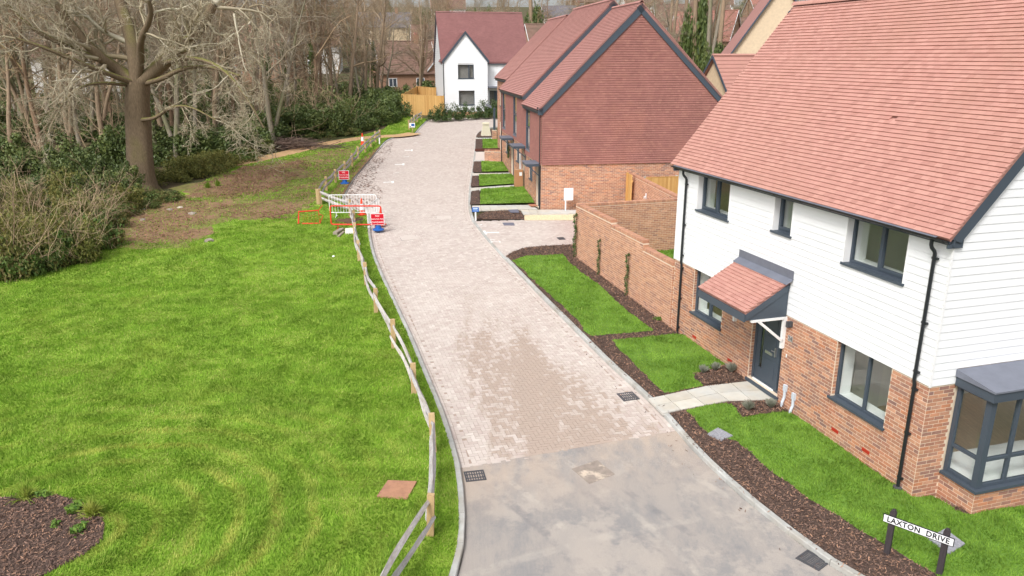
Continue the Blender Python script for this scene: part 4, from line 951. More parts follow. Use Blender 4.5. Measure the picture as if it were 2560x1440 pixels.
gtop = lambda z: None if z > 9.5 else (0 if z < 5.0 else z - 5.0 + .05, W_T if z < 5.0 else W_T - (z - 5.0) - .05)
rec = hang('y', -.03, W_T + .03, CL, 9.5, [], top=gtop) + hang('x', -.03, 4.95, CL, 4.95, ops1) + hang('x', 4.95, 14.1, CL + .42, 5.4, ops2)
pieces(rec, 'hanging_tile', m_hang, tw_, 0, 'hanging_tiles')
gable_roof(TB, 0, 4.95, W_T, 5.0, 1.0, m_tileB, verge=(.14, .0)); gable_roof(TB, 4.95, 14.1, W_T, 5.43, 1.0, m_tileB, verge=(.14, .05))
boxobj('eaves_box', m_grey, TB, -.20, .04, -.12, -.035, 4.62, 4.95)
for (a0, a1, z0, z1) in (ops1[0], ops2[0], ops2[1]):
    w = window(TB, 'x', a0, a1, z0, z1, d=-.04, dep=.10, sill=False, transom=z0 + 1.15, inner_sill=False)
    boxobj('added_backing', m_backing, w, .12, .14, a0, a1, z0, z1); boxobj('spandrel', m_grey, w, -.055, .02, a0 - .06, a0, z0, z1); boxobj('spandrel', m_grey, w, -.055, .02, a1, a1 + .06, z0, z1); MB().box(-.075, .10, a0 - .06, a1 + .06, z0 - .10, z0 - .005).build('sill', m_lead, w)  # backing sheet added so the tall panes look dark
for (a0, a1, z0, z1) in (ops1[2], ops2[3], ops2[5]): window(TB, 'x', a0, a1, z0, z1, d=.03, muls=((a0 + a1) / 2,), inner_sill=False)
def simple_door(root, a0, a1, z0, z1, d=.1):
    mb = MB(); mb.box(d, d + .08, a0, a0 + .06, z0, z1); mb.box(d, d + .08, a1 - .06, a1, z0, z1); mb.box(d, d + .08, a0 + .06, a1 - .06, z1 - .06, z1); f = mb.build('door_frame', m_grey, root)
    l = MB().box(d + .02, d + .06, a0 + .06, a1 - .06, z0, z1 - .06).box(d + .01, d + .022, a0 + .16, a1 - .4, z0 + .9, z1 - .2).build('door_leaf', m_grey, f); return f
for (a0, a1, z0, z1) in (ops1[1], ops2[2], ops2[4]): simple_door(TB, a0, a1, z0, z1)
for y0, y1, z in ((.12, 1.42, 2.10), (4.42, 5.74, 2.50), (8.78, 10.2, 2.50)):
    c = MB().box(-.72, -.06, y0 + .02, y1 - .02, z, z + .12).build('canopy', m_grey, TB); MB().box(-.76, -.05, y0, y1, z + .122, z + .16).build('canopy_top', m_lead, c)
    MB().bar((-.03, y0 + .1, z - .5), (-.6, y0 + .1, z), .05, .05, (0, 1, 0)).box(-.05, -.025, y0 + .06, y0 + .14, z - .7, z).build('canopy_bracket', m_grey, c)
downpipe(TB, 'x', .06, -.2, -.07, 4.98, -.05, kink=(2.12, -.05), clips=(4.3, 3.2, 1.4, .3)); downpipe(TB, 'x', 14.0, -.2, -.07, 5.4, .3, clips=(4.2, 2.2))
mb = MB(); mb.box(.3, 4, .3, 13.8, 2.35, 2.6).box(4, 4.1, .3, 13.8, -.1, 5.2).box(.3, 4, .3, 13.8, -.2, -.1).box(.3, 4, 4.9, 5.0, -.1, 5.2).box(.3, 4, 9.4, 9.5, -.1, 5.2); mb.build('interior_wall', m_room, TB)
# far end unit of the same row: brick, set back
TF = thing('brick_end_house', 'brick end-of-row house set back beyond the tile-hung terrace, with grey porch posts', 'house', np.array(B_O) + rotz(B_ANG) @ np.array([0.5, 14.3, .55]), B_ANG)
opsF = [(1.1, 1.9, 3.4, 4.6), (3.4, 4.4, 3.4, 4.6), (1.2, 2.2, .6, 1.9), (3.6, 4.5, .2, 2.2)]
mb = MB()
for c in cells(0, 5.9, -.6, 5.45, opsF): mb.box(0, .3, c[0], c[1], c[2], c[3])
mb.prism([(.301, -.6), (7.6, -.6), (7.6, 5.45), (3.8, 9.0), (.301, 5.6)], 'y', 0, .3); mb.prism([(.301, -.6), (7.6, -.6), (7.6, 5.45), (3.8, 9.0), (.301, 5.6)], 'y', 5.6, 5.9); mb.box(7.3, 7.6, .301, 5.599, -.6, 5.45)
fw = mb.build('wall', m_mortar, TF); pieces(brick_recs('x', 0, 5.9, -.3, 5.4, opsF) + brick_recs('y', 0, 7.6, -.3, 5.4, []), 'brick', m_brick, fw, 0, 'bricks')
gable_roof(TF, 0, 5.9, 7.6, 5.45, 1.0, m_tileB, verge=(.12, .12))
for o in opsF[:3]: window(TF, 'x', *o, d=.1, inner_sill=False)
simple_door(TF, *opsF[3])
boxobj('interior_wall', m_room, TF, 3, 3.1, .3, 5.6, -.3, 5.3)
pq = [G(1236, 348), G(1250, 336)]
for k, q in enumerate(pq):
    l = HF = np.linalg.inv(np.array(TF.matrix_basis)) @ np.array([*q, 1]); x, y, z = l[:3]
    p = boxobj('porch_pier', m_mortar, TF, x - .17, x + .17, y - .17, y + .17, z - .2, z + .72); pieces(brick_recs('x', y - .17, y + .17, z - .15, z + .72, [], face=x - .17) + brick_recs('y', x - .17, x + .17, z - .15, z + .72, [], face=y - .17), 'brick', m_brick, p, 40, 'bricks')
    MB().box(x - .085, x + .085, y - .085, y + .085, z + .72, z + 2.45).build('porch_post', m_grey, TF)
    if k == 0: px_, py_, pz_ = x, y, z
MB().box(px_ - .25, -.04, py_ - .3, y + .3, pz_ + 2.45, pz_ + 2.62).build('porch_canopy', m_lead, TF)
# things standing at the terrace
def Bl(x, y, z=None): p = B_O + rotz(B_ANG) @ np.array([x, y, 0]); p[2] = gz(p[1]) if z is None else z; return p
bp = Bl(-.22, 5.55); bx = thing('parcel_box', 'tall brown cardboard box standing at the terrace wall under a door canopy', 'box', bp, B_ANG)
MB().box(-.26, .2, -.2, .22, 0, .98).build('carton', m_card, bx); boxobj('parcel_label', m_signw, bx, -.02, .14, -.206, -.2, .66, .86); MB().box(-.26, .2, -.01, .03, .98, .985).build('tape', m_cream, bx)
bp = Bl(-.02, 6.25); o = MB().box(-.05, .03, -.14, .14, .7, 1.75).box(-.06, -.05, -.12, .12, .74, 1.71).build('meter_cabinet', m_wtrim); o.location = bp; o.rotation_euler = (0, 0, B_ANG); tag(o, 'white meter cabinet on the terrace wall above the cardboard box', 'cabinet')
bp = Bl(-.05, 10.15); w = thing('climbing_plant', 'leafy wreath-like climber hanging beside the terrace door below the canopy', 'plant', (bp[0], bp[1], bp[2] + .9), B_ANG)
# ------------------------------------------------------------------ garden walls of orange brick
def brick_wall(name, label, o, ang, runs, th=.215, base=-.3, limit=300, material=m_brick2):
    """runs: (y0, y1, ztop) along local y; coping of bricks on edge"""
    R = thing(name, label, 'wall', o, ang); mb = MB(); rec = []; cop = []
    for y0, y1, zt in runs:
        mb.box(.004, th - .004, y0, y1, base, zt - .105)
        rec += brick_recs('x', y0, y1, base + .05, zt - .105, [], face=0.004) + brick_recs('x', y0, y1, base + .05, zt - .105, [], face=th - .004, sign=1)
        y = y0
        while y < y1 - .04:
            e = min(y + .075, y1); cop.append((np.array([th / 2, (y + e) / 2, zt - .053 + rng.uniform(-.002, .002)]), EYE, np.array([th / 2 + .004, (e - y) / 2 - .004, .05]))); y = e
    rec += brick_recs('y', 0, th, base + .05, runs[0][2] - .105, [], face=runs[0][0]) + brick_recs('y', 0, th, base + .05, runs[-1][2] - .105, [], face=runs[-1][1], sign=1)
    for a, b in zip(runs[:-1], runs[1:]):
        hi, lo = (b, a) if b[2] > a[2] else (a, b); yy = hi[0] if hi is b else hi[1]
        rec += brick_recs('y', 0, th, lo[2] - .0, hi[2] - .105, [], face=yy, sign=-1 if hi is b else 1)
    body = mb.build('wall_core', m_mortar, R); pieces(rec, 'brick', material, R, limit, 'bricks'); pieces(cop, 'coping_brick', material, R, 300, 'coping_bricks')
    return R
brick_wall('garden_wall', 'long orange brick garden wall stepping up from the white house to the drive', Aw(-.06, 0, 0), A_ANG, [(9.62, 11.62, 2.14), (11.62, 14.16, 2.36), (14.16, 17.55, 2.52)])
rw = A_O + rotz(A_ANG) @ np.array([-.06, 17.55, 0])
brick_wall('garden_wall', 'orange brick return wall closing the garden beside the drive', rw, A_ANG - math.pi / 2, [(-.0, 4.85, 2.50)], limit=300)
g0 = B_O + rotz(B_ANG) @ np.array([4.55, -.05, 0]); g1 = A_O + rotz(A_ANG) @ np.array([4.75, 17.75, 0]); dv = g0 - g1; an = math.atan2(dv[1], dv[0]) - math.pi / 2
brick_wall('garden_wall', 'brick wall running from the terrace gable behind a timber gate', (g1[0], g1[1], .45), an, [(.0, float(np.hypot(dv[0], dv[1])) - .1, 1.90)], limit=200)
gp = B_O + rotz(B_ANG) @ np.array([4.28, -.62, 0]); gt = thing('timber_gate', 'pale timber side gate seen edge on against the terrace gable', 'gate', gp, B_ANG)
MB().box(-.06, .04, 0, .10, -.1, 1.82).build('gate_post', m_fence, gt)
for k in range(5): boxobj('gate_board', m_fence, gt, .05, .075, -.5 + k * .118, -.39 + k * .118, 0, 1.75)
boxobj('gate_rail', m_fence, gt, .077, .12, -.5, .08, 1.4, 1.5); boxobj('gate_rail', m_fence, gt, .077, .12, -.5, .08, .25, .35)
wl = Bl(5.4, -2.0, 0); tap = MB().box(-.05, .05, -.03, .0, 1.9, 2.15).tube([(0, -.03, 2.0), (0, -.10, 2.0), (0, -.10, 1.9)], .02, 6).build('outside_light', m_wtrim)
tap.location = np.array([g1[0], g1[1], -.35]) + dv * .62 * [1, 1, 0] + np.array([-.04, 0, 0]); tap.rotation_euler = (0, 0, an - math.pi / 2); tag(tap, 'small white light on the brick wall behind the drive', 'lamp')
# close-boarded fences
def board_fence(name, label, p0, p1, h, post='concrete', step=.105, hide=1.83):
    p0, p1 = np.array(p0, float), np.array(p1, float); d = p1 - p0; L = np.hypot(d[0], d[1]); an = math.atan2(d[1], d[0])
    R = thing(name, label, 'fence', p0, an); n = int(L / step); me = MB().box(0, .1, -.012, .006, 0, h).mesh('fence_board', m_fence); slope = d[2] / L
    for i in range(n):
        x = i * L / n; o = link('fence_board', me, R); o.location = (x, (.004 if i % 2 else -.004), x * slope + rng.uniform(-.008, .008)); o.rotation_euler = (0, 0, rng.normal(0, .02))
    k = int(round(L / hide))
    for i in range(k + 1):
        x = L * i / k; boxobj('fence_post', m_kerb if post == 'concrete' else m_fence, R, x - .05, x + .05, .02, .12, x * slope - .3, x * slope + h + .06)
    for z in (.3, h * .55, h - .2): MB().bar((0, .03, z), (L, .03, z + d[2]), .035, .07).build('fence_rail', m_fence, R)
    MB().bar((0, 0, h + .012), (L, 0, h + .012 + d[2]), .05, .03).build('fence_capping', m_fence, R)
    return R
board_fence('garden_fence', 'timber fence with concrete posts behind the brick garden walls', (6.45, 37.0, .52), (11.2, 38.0, .56), 1.85)
# ------------------------------------------------------------------ the white house at the end of the road
W_ANG = math.radians(11.3); W_O = G(1112, 285)
WH = thing('detached_house', 'white boarded house with dark red roof and projecting gable at the end of the road', 'house', W_O, W_ANG)
FX = 8.7; FD = 8.2                                          # here x runs along the front, y back; wing projects to y = 0
WB = 1.0                                                    # main front set back
TW = 1.27
opsW = [(1.42, 3.02, 3.42, 4.78), (1.46, 3.06, .85, 2.28)]; opsM = [(4.75, 6.2, .1, 2.2)]
wall(WH, 'wall', m_white, 'y', 0, 4.4, -.5, 5.2, opsW, 0, .3); boxobj('wall', m_white, WH, 0, .3, .301, FD, -.5, 5.2); boxobj('wall', m_white, WH, 4.1, 4.4, .301, WB, -.5, 5.2)
wall(WH, 'wall', m_white, 'y', 4.401, FX, -.5, 5.2, opsM, WB, WB + .3); boxobj('wall', m_white, WH, FX - .3, FX, WB + .301, FD, -.5, 5.2); boxobj('wall', m_white, WH, .301, FX - .301, FD - .3, FD, -.5, 5.2)
MB().prism([(0.02, 5.2), (4.38, 5.2), (2.2, 7.72)], 'y', 0, .2).build('gable_peak', m_white, WH)
MB().prism([(WB, 5.2), (FD, 5.2), ((WB + FD) / 2, 9.55)], 'x', .01, .2).build('gable_peak', m_white, WH); MB().prism([(WB, 5.2), (FD, 5.2), ((WB + FD) / 2, 9.55)], 'x', FX - .2, FX - .01).build('gable_peak', m_white, WH)
wt = lambda z: None if z > 7.6 else ((0 if z < 5.2 else (z - 5.2) / 1.16 + .02), (4.4 if z < 5.2 else 4.4 - (z - 5.2) / 1.16 - .02))
boards(WH, 'y', -.02, 4.42, .18, 7.6, opsW, joined=True, top=wt, step=.19, lip=.05); boards(WH, 'y', 4.42, FX, .18, 5.2, opsM, face=WB, joined=True, step=.19, lip=.05)
ry = (WB + FD) / 2; st = lambda z: None if z > 9.5 else ((.0 if z < 5.2 else WB + (z - 5.2) / 1.21), (FD if z < 5.2 else FD - (z - 5.2) / 1.21))
boards(WH, 'x', -.0, FD, .55, 9.5, [], joined=True, top=st, step=.19, lip=.05)
for k in range(2): window(WH, 'y', *opsW[k], d=.05, muls=(2.5,) if k == 0 else (), openers=(1,) if k == 0 else (), inner_sill=False)
for o_ in opsW: boxobj('added_backing', m_backing, WH, o_[0], o_[1], .28, .292, o_[2], o_[3])  # added sheets behind the wing panes, in place of dark rooms
f = MB(); 
for b in ((4.75, 4.82), (5.25, 5.31), (5.68, 5.74), (6.13, 6.2)): f.box(b[0], b[1], WB + .08, WB + .15, .1, 2.2)
f.box(4.75, 6.2, WB + .08, WB + .15, 2.12, 2.2).box(5.31, 5.68, WB + .1, WB + .14, .1, 2.12); fr_ = f.build('door_frame', m_grey, WH)
boxobj('pane', m_glass, fr_, 4.815, 5.255, WB + .11, WB + .116, .1, 2.13); boxobj('pane', m_glass, fr_, 5.735, 6.135, WB + .11, WB + .116, .1, 2.13); boxobj('added_backing', m_backing, fr_, 4.7, 6.25, WB + .4, WB + .42, 0, 2.3)  # same added backing behind the door glass
boxobj('porch_canopy', m_lead, WH, 4.45, FX, .1, WB - .03, 2.5, 2.64)
# roofs: main ridge along x, wing ridge along y
MS = math.hypot(1, TW); dM = np.array([0, 1, TW]) / MS; e0 = WB - .25; zE = 5.2 - .25 * TW + .12; SM = (ry - e0) * MS; zR = zE + TW * (ry - e0)
WGt = 1.20; ws = math.hypot(1, WGt)
mb = MB(); mb.prism([(e0, zE - .03), (ry, zR - .03), (ry, zR - .16), (e0, zE - .13)], 'x', -.16, FX + .16); mb.prism([(2 * ry - e0, zE - .03), (ry, zR - .03), (ry, zR - .16), (2 * ry - e0, zE - .13)], 'x', -.16, FX + .16)
wr = mb.build('roof', m_tileW, WH)
zw = 5.2 - .16 * WGt + .12; zwr = zw + WGt * (2.2 + .16)
def mclip(a, s):                                            # leave out main tiles where the wing roof covers them
    x = a - .18; zz = zE + s * TW / MS; return not (0.1 < x < 4.4 and zz < zwr - abs(x - 2.2) * WGt - .12)
rec = tile_recs((-.18, e0, zE), (1, 0, 0), dM, FX + .36, SM, gauge=.12, tw=.2, clip=mclip) + tile_recs((FX + .18, 2 * ry - e0, zE), (-1, 0, 0), dM * [1, -1, 1], FX + .36, SM, gauge=.12, tw=.2)
pieces(rec, 'roof_tile', m_tileW, wr, 0, 'roof_tiles'); ridge(wr, (-.18, ry, zR - .01), (FX + .18, ry, zR - .01), material=m_tileW)
mb = MB(); yb = e0 + (zwr - zE) / TW + .15
for sg in (-1, 1): mb.prism([(2.2 + sg * 2.36, zw - .03), (2.2, zwr - .03), (2.2, zwr - .15), (2.2 + sg * 2.36, zw - .13)], 'y', -.14, yb)
wg = mb.build('wing_roof', m_tileW, WH)
wclip = lambda y, z: z > zE + (y - e0) * TW - .10
dW = np.array([1, 0, WGt]) / ws
rec = tile_recs((-.16, yb, zw), (0, -1, 0), dW, yb + .14, 2.36 * ws, gauge=.12, tw=.2, clip=lambda a, s: wclip(yb - a, zw + s * WGt / ws)) + tile_recs((4.56, -.14, zw), (0, 1, 0), dW * [-1, 1, 1], yb + .14, 2.36 * ws, gauge=.12, tw=.2, clip=lambda a, s: wclip(a - .14, zw + s * WGt / ws))
pieces(rec, 'roof_tile', m_tileW, wg, 0, 'roof_tiles')
for sg in (-1, 1): MB().prism([(2.2 + sg * 2.38, zw - .02), (2.2, zwr - .02), (2.2, zwr - .30), (2.2 + sg * 2.30, zw - .26)], 'y', -.16, -.10).build('barge_board', m_grey, WH)
for x in (-.17, FX + .12):
    MB().prism([(e0, zE - .02), (ry, zR - .02), (ry, zR - .32), (e0 + .05, zE - .25)], 'x', x, x + .05).build('barge_board', m_grey, WH); MB().prism([(2 * ry - e0, zE - .02), (ry, zR - .02), (ry, zR - .32), (2 * ry - e0 - .05, zE - .25)], 'x', x, x + .05).build('barge_board', m_grey, WH)
boxobj('fascia', m_grey, WH, 4.55, FX + .1, e0 + .02, e0 + .06, zE - .24, zE - .05); downpipe(WH, 'y', -.03, -.05, -.06, 5.1, .1, r=.045)
boxobj('brick_plinth', m_brick, WH, .02, 4.38, -.045, .0, -.5, .18)
mbp = MB().box(-.06, 0, .0, FD, -.5, .55).build('brick_plinth', m_brick, WH)
fA, fB = G(1112, 290), G(1007, 284)
board_fence('garden_fence', 'new tall timber fence beside the white house at the end of the road', (fB[0], fB[1], fB[2] - .1), (fA[0] - .1, fA[1], fA[2] - .1), 2.0, post='wood')
fC = np.array([fB[0] + 1.0, fB[1] + 7, fB[2] + .5]); board_fence('garden_fence', 'rear run of timber fence behind the tall one by the white house', (fB[0] + .02, fB[1] + .1, fB[2] - .05), (fC[0] - .3, fC[1], fC[2]), 1.9, post='wood'); board_fence('garden_fence', 'timber fence panel joining the white house side wall', (fC[0] - .25, fC[1] + .05, fC[2]), (fA[0] - 1.6, fA[1] + 7.5, fA[2] + .5), 1.9, post='wood')
# ------------------------------------------------------------------ paths of slabs
def slab_path(name, quads, nx, ny, dz=.02, material=m_slab):
    """quads: four ground corners (pixels), divided nx by ny slabs, each slab an object"""
    root = link(name, None); root['kind'] = 'structure'
    for q, n, m in zip(quads, nx, ny):
        P = np.array([G(*p) for p in q]); f = lambda s, t: (P[0] * (1 - s) + P[1] * s) * (1 - t) + (P[3] * (1 - s) + P[2] * s) * t
        for i in range(n):
            for j in range(m):
                e = .012; c = [f((i + a) / n, (j + b) / m) for a, b in ((0, 0), (1, 0), (1, 1), (0, 1))]; mid = sum(c) / 4
                V = []
                for h in (dz - .06, dz + rng.uniform(-.003, .003)):
                    for p in c:
                        v = p + (mid - p) / np.linalg.norm(mid - p) * e; V.append((v[0], v[1], gz(v[1]) + h))
                MB().add(V, BOXF).build('paving_slab', material, root)
    return root
slab_path('front_path', [[(1620, 998), (1660, 990), (1702, 1026), (1656, 1036)], [(1660, 990), (1768, 966), (1822, 1003), (1702, 1026)], [(1768, 966), (1886, 953), (1932, 1000), (1822, 1003)]], (1, 2, 2), (2, 2, 2))
def g3(x, y): return (1180 + x / 4.3636, 230 + y / 4.3636)
tl = [[(95, 1062), (598, 1028), (680, 1212), (90, 1228)], [(75, 905), (430, 897), (516, 1000), (82, 1028)], [(100, 755), (336, 767), (400, 866), (108, 873)], [(115, 513), (335, 512), (335, 615), (118, 618)]]
tls = [G2([g3(*p) for p in q]) for q in tl]
for q in tls: patch('terrace_lawn', q, .03, m_turfR)
grass('lawn_grass', tls, 2600, .055, m_bladeR, .03)
tm = [[(0, 1080), (80, 1070), (88, 1226), (-25, 1228)], [(0, 915), (70, 910), (78, 1030), (-15, 1032)], [(20, 757), (98, 755), (105, 872), (5, 874)], [(40, 512), (112, 512), (115, 618), (35, 635), (330, 632), (330, 620), (334, 640), (32, 645)][:4], [(50, 470), (75, 438), (120, 415), (230, 400), (230, 490), (45, 492)]]
for q in tm:
    pq = G2([g3(*p) for p in q]); patch('mulch_bed', pq, .0, m_mulchb); chips('bark_chips', pq, 160, .01, 0)
slab_path('terrace_path', [[g3(0, 1232), g3(640, 1225), g3(720, 1268), g3(0, 1285)], [g3(528, 1277), g3(1060, 1277), g3(1060, 1322), g3(560, 1325)], [g3(-15, 1040), g3(520, 1003), g3(520, 1024), g3(-15, 1075)], [g3(5, 880), g3(410, 874), g3(420, 893), g3(5, 905)], [g3(20, 738), g3(330, 742), g3(330, 757), g3(20, 754)], [g3(40, 496), g3(235, 494), g3(235, 503), g3(40, 505)]], (7, 6, 6, 5, 4, 3), (2, 2, 1, 1, 1, 1), dz=-.03)
slab_path('side_path', [[g3(735, 1282), g3(1180, 1277), g3(1290, 1310), g3(735, 1325)]], (5,), (1,), dz=-.034)
m_mat = mat('door_mat', [lin(178, 122, 96)], .95, noise=.2, nscale=30)
q = [G(*g3(*p)) for p in ((615, 1232), (690, 1230), (722, 1252), (640, 1254))]; o = MB().add([(v[0], v[1], v[2] + h) for h in (.024, .042) for v in q], BOXF).build('door_mat', m_mat); tag(o, 'orange-brown doormat on the pale slabs at the terrace corner', 'doormat')
patch('terrace_drive', G2([g3(25, 645), g3(335, 645), g3(335, 735), g3(22, 735)]), -.05, m_paver)
w0, w1 = G(*g3(145, 742)), G(*g3(345, 750)); d_ = w1 - w0
brick_wall('low_garden_wall', 'low red-brown brick wall between two terrace front gardens', (w0[0], w0[1], w0[2]), math.atan2(d_[1], d_[0]) - math.pi / 2, [(0, float(np.hypot(d_[0], d_[1])), .72)], limit=0, material=m_brick)
w0, w1 = G(*g3(32, 640)), G(*g3(335, 632)); o = MB().bar((w0[0], w0[1], w0[2] + .04), (w1[0], w1[1], w1[2] + .04), .06, .2).build('timber_edging', mat('dark_edging', [lin(92, 58, 50)], .9)); tag(o, 'dark brown edging board along the planted terrace bed', 'edging')

# ------------------------------------------------------------------ covers and drains
def quad_world(px, dz): return [np.array([*G(x, y, dz)]) for x, y in px]
def grate(px, label, dz=RD, nb=7):
    q = quad_world(px, dz); c = sum(q) / 4; u = (q[1] - q[0] + q[2] - q[3]) / 2; v = (q[3] - q[0] + q[2] - q[1]) / 2
    lu, lv = np.linalg.norm(u), np.linalg.norm(v); an = math.atan2(u[1], u[0]); u_, v_ = lu, lv
    t = thing('drain_grate', label, 'drain', (c[0], c[1], c[2] - .006), an, 'road drain grates')
    boxobj('pit', m_dark, t, -u_ / 2, u_ / 2, -v_ / 2, v_ / 2, -.01, .002)
    fr = MB()
    for b in ((-u_ / 2, u_ / 2, -v_ / 2, -v_ / 2 + .03), (-u_ / 2, u_ / 2, v_ / 2 - .03, v_ / 2), (-u_ / 2, -u_ / 2 + .03, -v_ / 2 + .03, v_ / 2 - .03), (u_ / 2 - .03, u_ / 2, -v_ / 2 + .03, v_ / 2 - .03)): fr.box(*b, .003, .022)
    fr.build('frame', m_iron, t)
    for i in range(nb): x = -u_ / 2 + .03 + (u_ - .06) * (i + .5) / nb; boxobj('bar', m_iron, t, x - .011, x + .011, -v_ / 2 + .03, v_ / 2 - .03, .004, .018)
    for j in (-.17, .17): boxobj('crossbar', m_iron, t, -u_ / 2 + .03, u_ / 2 - .03, v_ * j - .012, v_ * j + .012, .003, .0155)
grate([(1160, 1181), (1209, 1176), (1216, 1200), (1164, 1206)], 'drain grate in the asphalt against the wooden-fence kerb')
grate([(1545, 985), (1583, 979), (1597, 999), (1556, 1004)], 'drain grate in the block paving near the front path')
grate([(1990, 1395), (2020, 1376), (2075, 1407), (2045, 1431)], 'drain grate in the asphalt beside the street name plate')
grate([(1393, 594), (1409, 593), (1413, 599), (1396, 600)], 'small drain grate in the pink paved drive')
def cover(name, px, label, dz, material, h=.012, frame=None, tread=False, cat='manhole cover'):
    q = quad_world(px, dz); t = thing(name, label, cat, tuple(sum(q) / 4)); c = sum(q) / 4
    V = [tuple(p - c + np.array([0, 0, k])) for k in (-.02, h) for p in q]; MB().add(V, BOXF).build('lid', material, t)
    if frame:
        V2 = [tuple((p - c) * 1.07 + np.array([0, 0, k])) for k in (-.02, h - .005) for p in q]; MB().add(V2, BOXF).build('frame', frame, t)
    if tread:
        lp = np.array(V[4:]); n = 16; m = MB()
        for i in range(1, n):
            for j in range(1, n):
                s, r = i / n, j / n; p = (lp[0] * (1 - s) + lp[1] * s) * (1 - r) + (lp[3] * (1 - s) + lp[2] * s) * r; a = .012
                if (i + j) % 2: m.box(p[0] - a, p[0] + a, p[1] - .004, p[1] + .004, p[2], p[2] + .004)
                else: m.box(p[0] - .004, p[0] + .004, p[1] - a, p[1] + a, p[2], p[2] + .004)
        m.build('tread', material, t)
    return t
m_cov = mat('dusty_iron', [lin(150, 138, 128)], .8, noise=.2, nscale=9, second=lin(206, 190, 172), sscale=3, samt=.9, sthr=(.5, .6))
cover('manhole_cover', [(1430, 1173), (1493, 1151), (1537, 1186), (1473, 1210)], 'square iron manhole cover caked with pale mud in the asphalt', RD, m_cov, tread=True, h=.008)
cover('manhole_cover', [(1000, 592), (1036, 587), (1045, 597), (1005, 601)], 'block-filled cover set in the paved road near the barriers', RD, m_paver, frame=m_iron, h=.003)
cover('manhole_cover', [(1091, 540), (1127, 539), (1130, 547), (1093, 548)], 'block-filled cover set in the middle of the paved road', RD, m_paver, frame=m_iron, h=.003)
cover('manhole_cover', [(1256, 557), (1284, 557), (1287, 564), (1260, 564)], 'dark grey cover plate in the pink drive', RD, mat('slate_plate', [lin(112, 112, 124)], .6), h=.012)
cover('manhole_cover', [(1270, 525), (1295, 524), (1298, 531), (1277, 531)], 'dark plate lying in the mulch bed by the terrace', 0, MATS['slate_plate'], h=.02)
cover('manhole_cover', [(942, 1243), (970, 1203), (1042, 1206), (1018, 1250)], 'red-brown block-paved cover set in the grass beside the wooden fence', .01, mat('red_cover', [lin(172, 128, 102)], .9, noise=.15, nscale=10, second=lin(150, 110, 92), sscale=3, samt=.6), h=.025)
m_granite = mat('stone_chippings', [lin(150, 150, 156)], .9, noise=.4, nscale=40, bump=.6, bscale=60)
cover('manhole_cover', [(1768, 1087), (1795, 1071), (1832, 1091), (1803, 1102)], 'grey chipping-filled cover in the grass near the front path', .012, m_granite, h=.025)
cover('manhole_cover', [(2318, 1348), (2362, 1325), (2412, 1362), (2373, 1388)], 'grey chipping-filled cover in the grass behind the street name plate', .012, m_granite, h=.025)
cover('concrete_slab', [(863, 574), (885, 572), (889, 584), (863, 586)], 'white concrete slab on the grass beside the wooden fence', .0, mat('pale_concrete', [lin(226, 222, 210)], .9, noise=.08), h=.06, cat='slab')
for k, (a, b, l) in enumerate((((838, 588), (856, 576), 'thick piece of timber lying on the grass by the barriers'), ((846, 594), (860, 580), 'thin offcut of timber lying on the grass by the barriers'))):
    p, q = G(*a), G(*b); o = MB().bar((0, 0, 0), tuple((q - p) * [1, 1, 0]), .2 - .1 * k, .14 - .07 * k).build('timber_offcut', m_stone); o.location = (p[0], p[1], p[2] + .07 - .03 * k); tag(o, l, 'timber')

# ------------------------------------------------------------------ painted bay marks and numbers
def paint(name, quads, label, dz=RD + .004):
    t = thing(name, label, 'road marking', (0, 0, 0))
    for q in quads:
        V = quad_world(q, dz); bm = MB().add([tuple(v) for v in V], [(0, 1, 2, 3)]); o = bm.build('paint_stroke', m_paint, t)
    return t
def h4(x, y): return (840 + x / 5.538, 220 + y / 5.538)
def z8(x, y): return (1160 + x / 8, 500 + y / 8)
paint('bay_mark', [[z8(372, 615), z8(425, 613), z8(470, 688), z8(420, 692)], [z8(450, 640), z8(700, 640), z8(702, 656), z8(458, 660)]], 'white T mark painted on the pink drive')
for l, qs in (('white T mark painted on the leafy parking bays, nearest the barriers', [[(650, 1302), (770, 1297), (770, 1304), (652, 1310)], [(765, 1290), (800, 1284), (800, 1316), (775, 1318)]]),
              ('white T mark painted on the parking bays, second from the barriers', [[(812, 1055), (925, 1052), (925, 1061), (815, 1064)], [(920, 1045), (950, 1040), (945, 1070), (918, 1070)]]),
              ('white T mark painted on the parking bays, nearest the dirt path', [[(948, 858), (1040, 858), (1040, 866), (950, 866)], [(1036, 852), (1066, 850), (1060, 874), (1040, 875)]])):
    paint('bay_mark', [[h4(*p) for p in q] for q in qs], l)
def number(body, px, size, rz_, label):
    p = G(*px, RD + .005); o = link('bay_number', text_mesh(body, size, m_paint, 'bay_number', .001)); o.location = p; o.rotation_euler = (math.atan2(gz(p[1] + 1) - gz(p[1]), 1), 0, rz_); tag(o, label, 'number')
number('15', z8(365, 508), .62, math.radians(98), 'white bay number on the drive beside the mulch bed'); number('23', z8(635, 818), .62, math.radians(98), 'white bay number on the drive just before the corner lawn')
number('21', h4(828, 1176), .55, math.radians(-82), 'worn white number between the leafy parking bays'); number('20', h4(970, 949), .6, math.radians(-82), 'white bay number between the far T marks'); number('19', h4(1086, 760), .6, math.radians(-82), 'white bay number closest to the dirt path')

